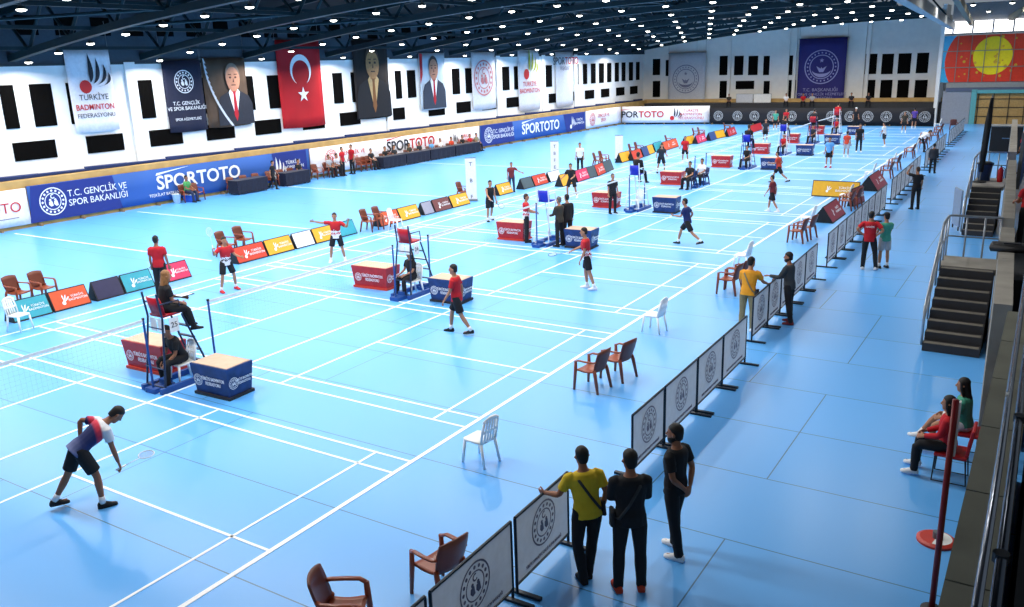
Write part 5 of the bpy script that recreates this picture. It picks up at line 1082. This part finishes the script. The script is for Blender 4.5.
person('player in a red shirt and black shorts on the far half beside the gold board', at(685, 162.5), 190, 'lowracket', hgt((685, 162.5), 136), 'red', 'black', 'white', 'k', 'a', short=True, det=1)
person('player in a dark red shirt striding left across the right half', at(772, 212), 290, 'walk', hgt((772, 212), 174.5), 'maroon', 'black', 'white', 'k', 'a', short=True, det=1)
person('player in an orange red shirt running by the sixth navy kit box', at(779, 183), 280, 'run', 1.68, 'tangerine', 'black', 'charcoal', 'k', 'a', short=True, det=1)
person('player in a light blue shirt and bright red shoes', at(828, 167.5), 200, 'stand', hgt((828, 167.5), 137), 'sky', 'black', 'shoe_red', 'k', 'a', short=True, det=0)
person('player in orange red and grey shorts right of the one in light blue', at(846, 157), 20, 'stand', hgt((846, 157), 131), 'tangerine', 'grey', 'white', 'k', 'a', short=True, det=0)
person('person in black standing alone on the far right half of the courts', at(858.5, 152), 170, 'stand', hgt((858.5, 152), 124), 'black', 'black', 'white', 'k', 'a', det=0)
person('player in a white shirt and dark shorts near the far end, leaning', at(884, 147), 300, 'lowracket', hgt((884, 147), 122), 'white', 'charcoal', 'white', 'k', 'a', short=True, det=0)
person('player in dark green and black before the black banner', at(903.5, 132.5), 180, 'stand', 1.62, 'olive', 'black', 'white', 'k', 'a', short=True, det=0)
person('player in a purple blue shirt before the black banner', at(913.5, 128), 0, 'stand', 1.68, 'purple', 'black', 'white', 'k', 'a', short=True, det=0)
person('person in dark clothes before the black banner, left of the umpires', at(765, 142), 180, 'stand', 1.7, 'charcoal', 'black', 'white', 'k', 'a', short=True, det=0)
person('person in green and black near the first umpires of the far end', at(775, 130), 180, 'stand', 1.7, 'teal', 'black', 'white', 'k', 'a', short=True, det=0)
person('person in red before the black banner at the far end', at(785.5, 128.5), 180, 'stand', 1.7, 'red', 'black', 'white', 'k', 'a', short=True, det=0)
person('person in dark clothes with a white cap near the far kit boxes', at(855, 128), 160, 'stand', 1.72, 'black', 'black', 'black', 'k', 'a', det=0, hat='white')
person('person in a white shirt bending over the chairs near the walkway barriers', at(919, 152), 60, 'bend', 1.7, 'white', 'black', 'black', 'k', 'a', det=0)
# left side officials
person('person in a green shirt sitting by the blue cool box', (-22.0, at(187, 192, -22, 0).y, 0), 125, 'sit', 1.74, 'green', 'jeans', 'black', 'k', 'b', det=0, seat=.45)
person('person in black walking past between the two navy tables', at(274, 189), 110, 'walk', hgt((274, 189), 160), 'black', 'black', 'black', 'k', 'a', det=0)
person('person in black seated behind the second navy table', (-22.0, at(298, 170, -22, 0).y, 0), 130, 'sit', 1.74, 'black', 'black', 'black', 'k', 'a', det=0, seat=.45)
person('person in a red shirt standing before the white banner, left of another in red', at(344, 176), 120, 'stand', 1.74, 'red', 'black', 'black', 'k', 'a', det=0)
person('person in a red shirt standing before the white banner, right of another in red', at(352.5, 174), 230, 'stand', 1.8, 'red', 'black', 'black', 'k', 'a', det=0)
for u, v, lab, tp, hr_ in ((330, 174, 'person in grey seated left of two people in red shirts', 'grey', 'b'), (338, 174.5, 'person in white seated just left of two people in red shirts', 'white', 'k'), (372, 167, 'person in black seated right of two people in red shirts', 'black', 'k'), (386, 163.5, 'person in black leaning at the table under the black capitals', 'black', 'k'), (395, 162, 'person in charcoal seated under the black capitals', 'charcoal', 'k'), (410, 159, 'person in olive seated at the table under the red capitals', 'olive', 'k'), (420, 157, 'person in dark clothes seated right of the one in olive', 'charcoal', 'b'), (432, 155, 'person in sky blue seated right of the red capitals', 'sky', 'g'), (441, 153, 'person in white seated at the table right of the red capitals', 'white', 'k'), (452, 151.5, 'person in tan orange seated below the feather logo', 'tangerine', 'k'), (463, 149.5, 'person in black seated right of the feather logo', 'black', 'k'), (470.5, 148, 'person in red seated near the end of the last navy table', 'red', 'b'), (477, 146.5, 'person in tan seated ending the last navy table', 'khaki', 'k')):
    q = V3((-22.0, at(u, v-6, -21.9, 0).y, 0)); chair(arm0, q, FR, 'brown armchair of the '+lab)
    person(lab, (q.x, q.y, 0), azr(q, FR), 'sit', 1.74, tp, 'black', 'black', hr_, 'a', det=0, seat=.45)
# on the stand
person('person in a red shirt and black trousers standing on the stand at the right edge', (14.6, 15.0, 1.4), 320, 'fold', 1.76, 'red', 'black', 'black', 'k', 'b', det=1)
person('person in red standing on the stand beyond the blue board', (13.95, 29.8, 1.4), 300, 'stand', 1.75, 'red', 'black', 'black', 'k', 'a', det=0)

# spectators on the dark step above the black banner
for u, lab, tp in ((786, 'small figure in white seated above the black banner, toward its left', 'white'), (803, 'small figure in red seated above the black banner under the navy wall banner', 'red'), (812, 'small figure in grey seated above the black banner under the navy wall banner', 'grey'), (851, 'small figure in charcoal seated above the black banner, right of the navy wall banner', 'charcoal'), (868, 'small figure in black seated above the black banner under the back windows', 'black'), (729, 'small figure in olive seated above the black banner, at its left end', 'olive')):
    q = at(u, 106, 76.0, 1); person(lab, (q.x, 75.9, 0), 180, 'sit', 1.72, tp, 'black', 'black', 'k', 'a', det=0, seat=1.82)
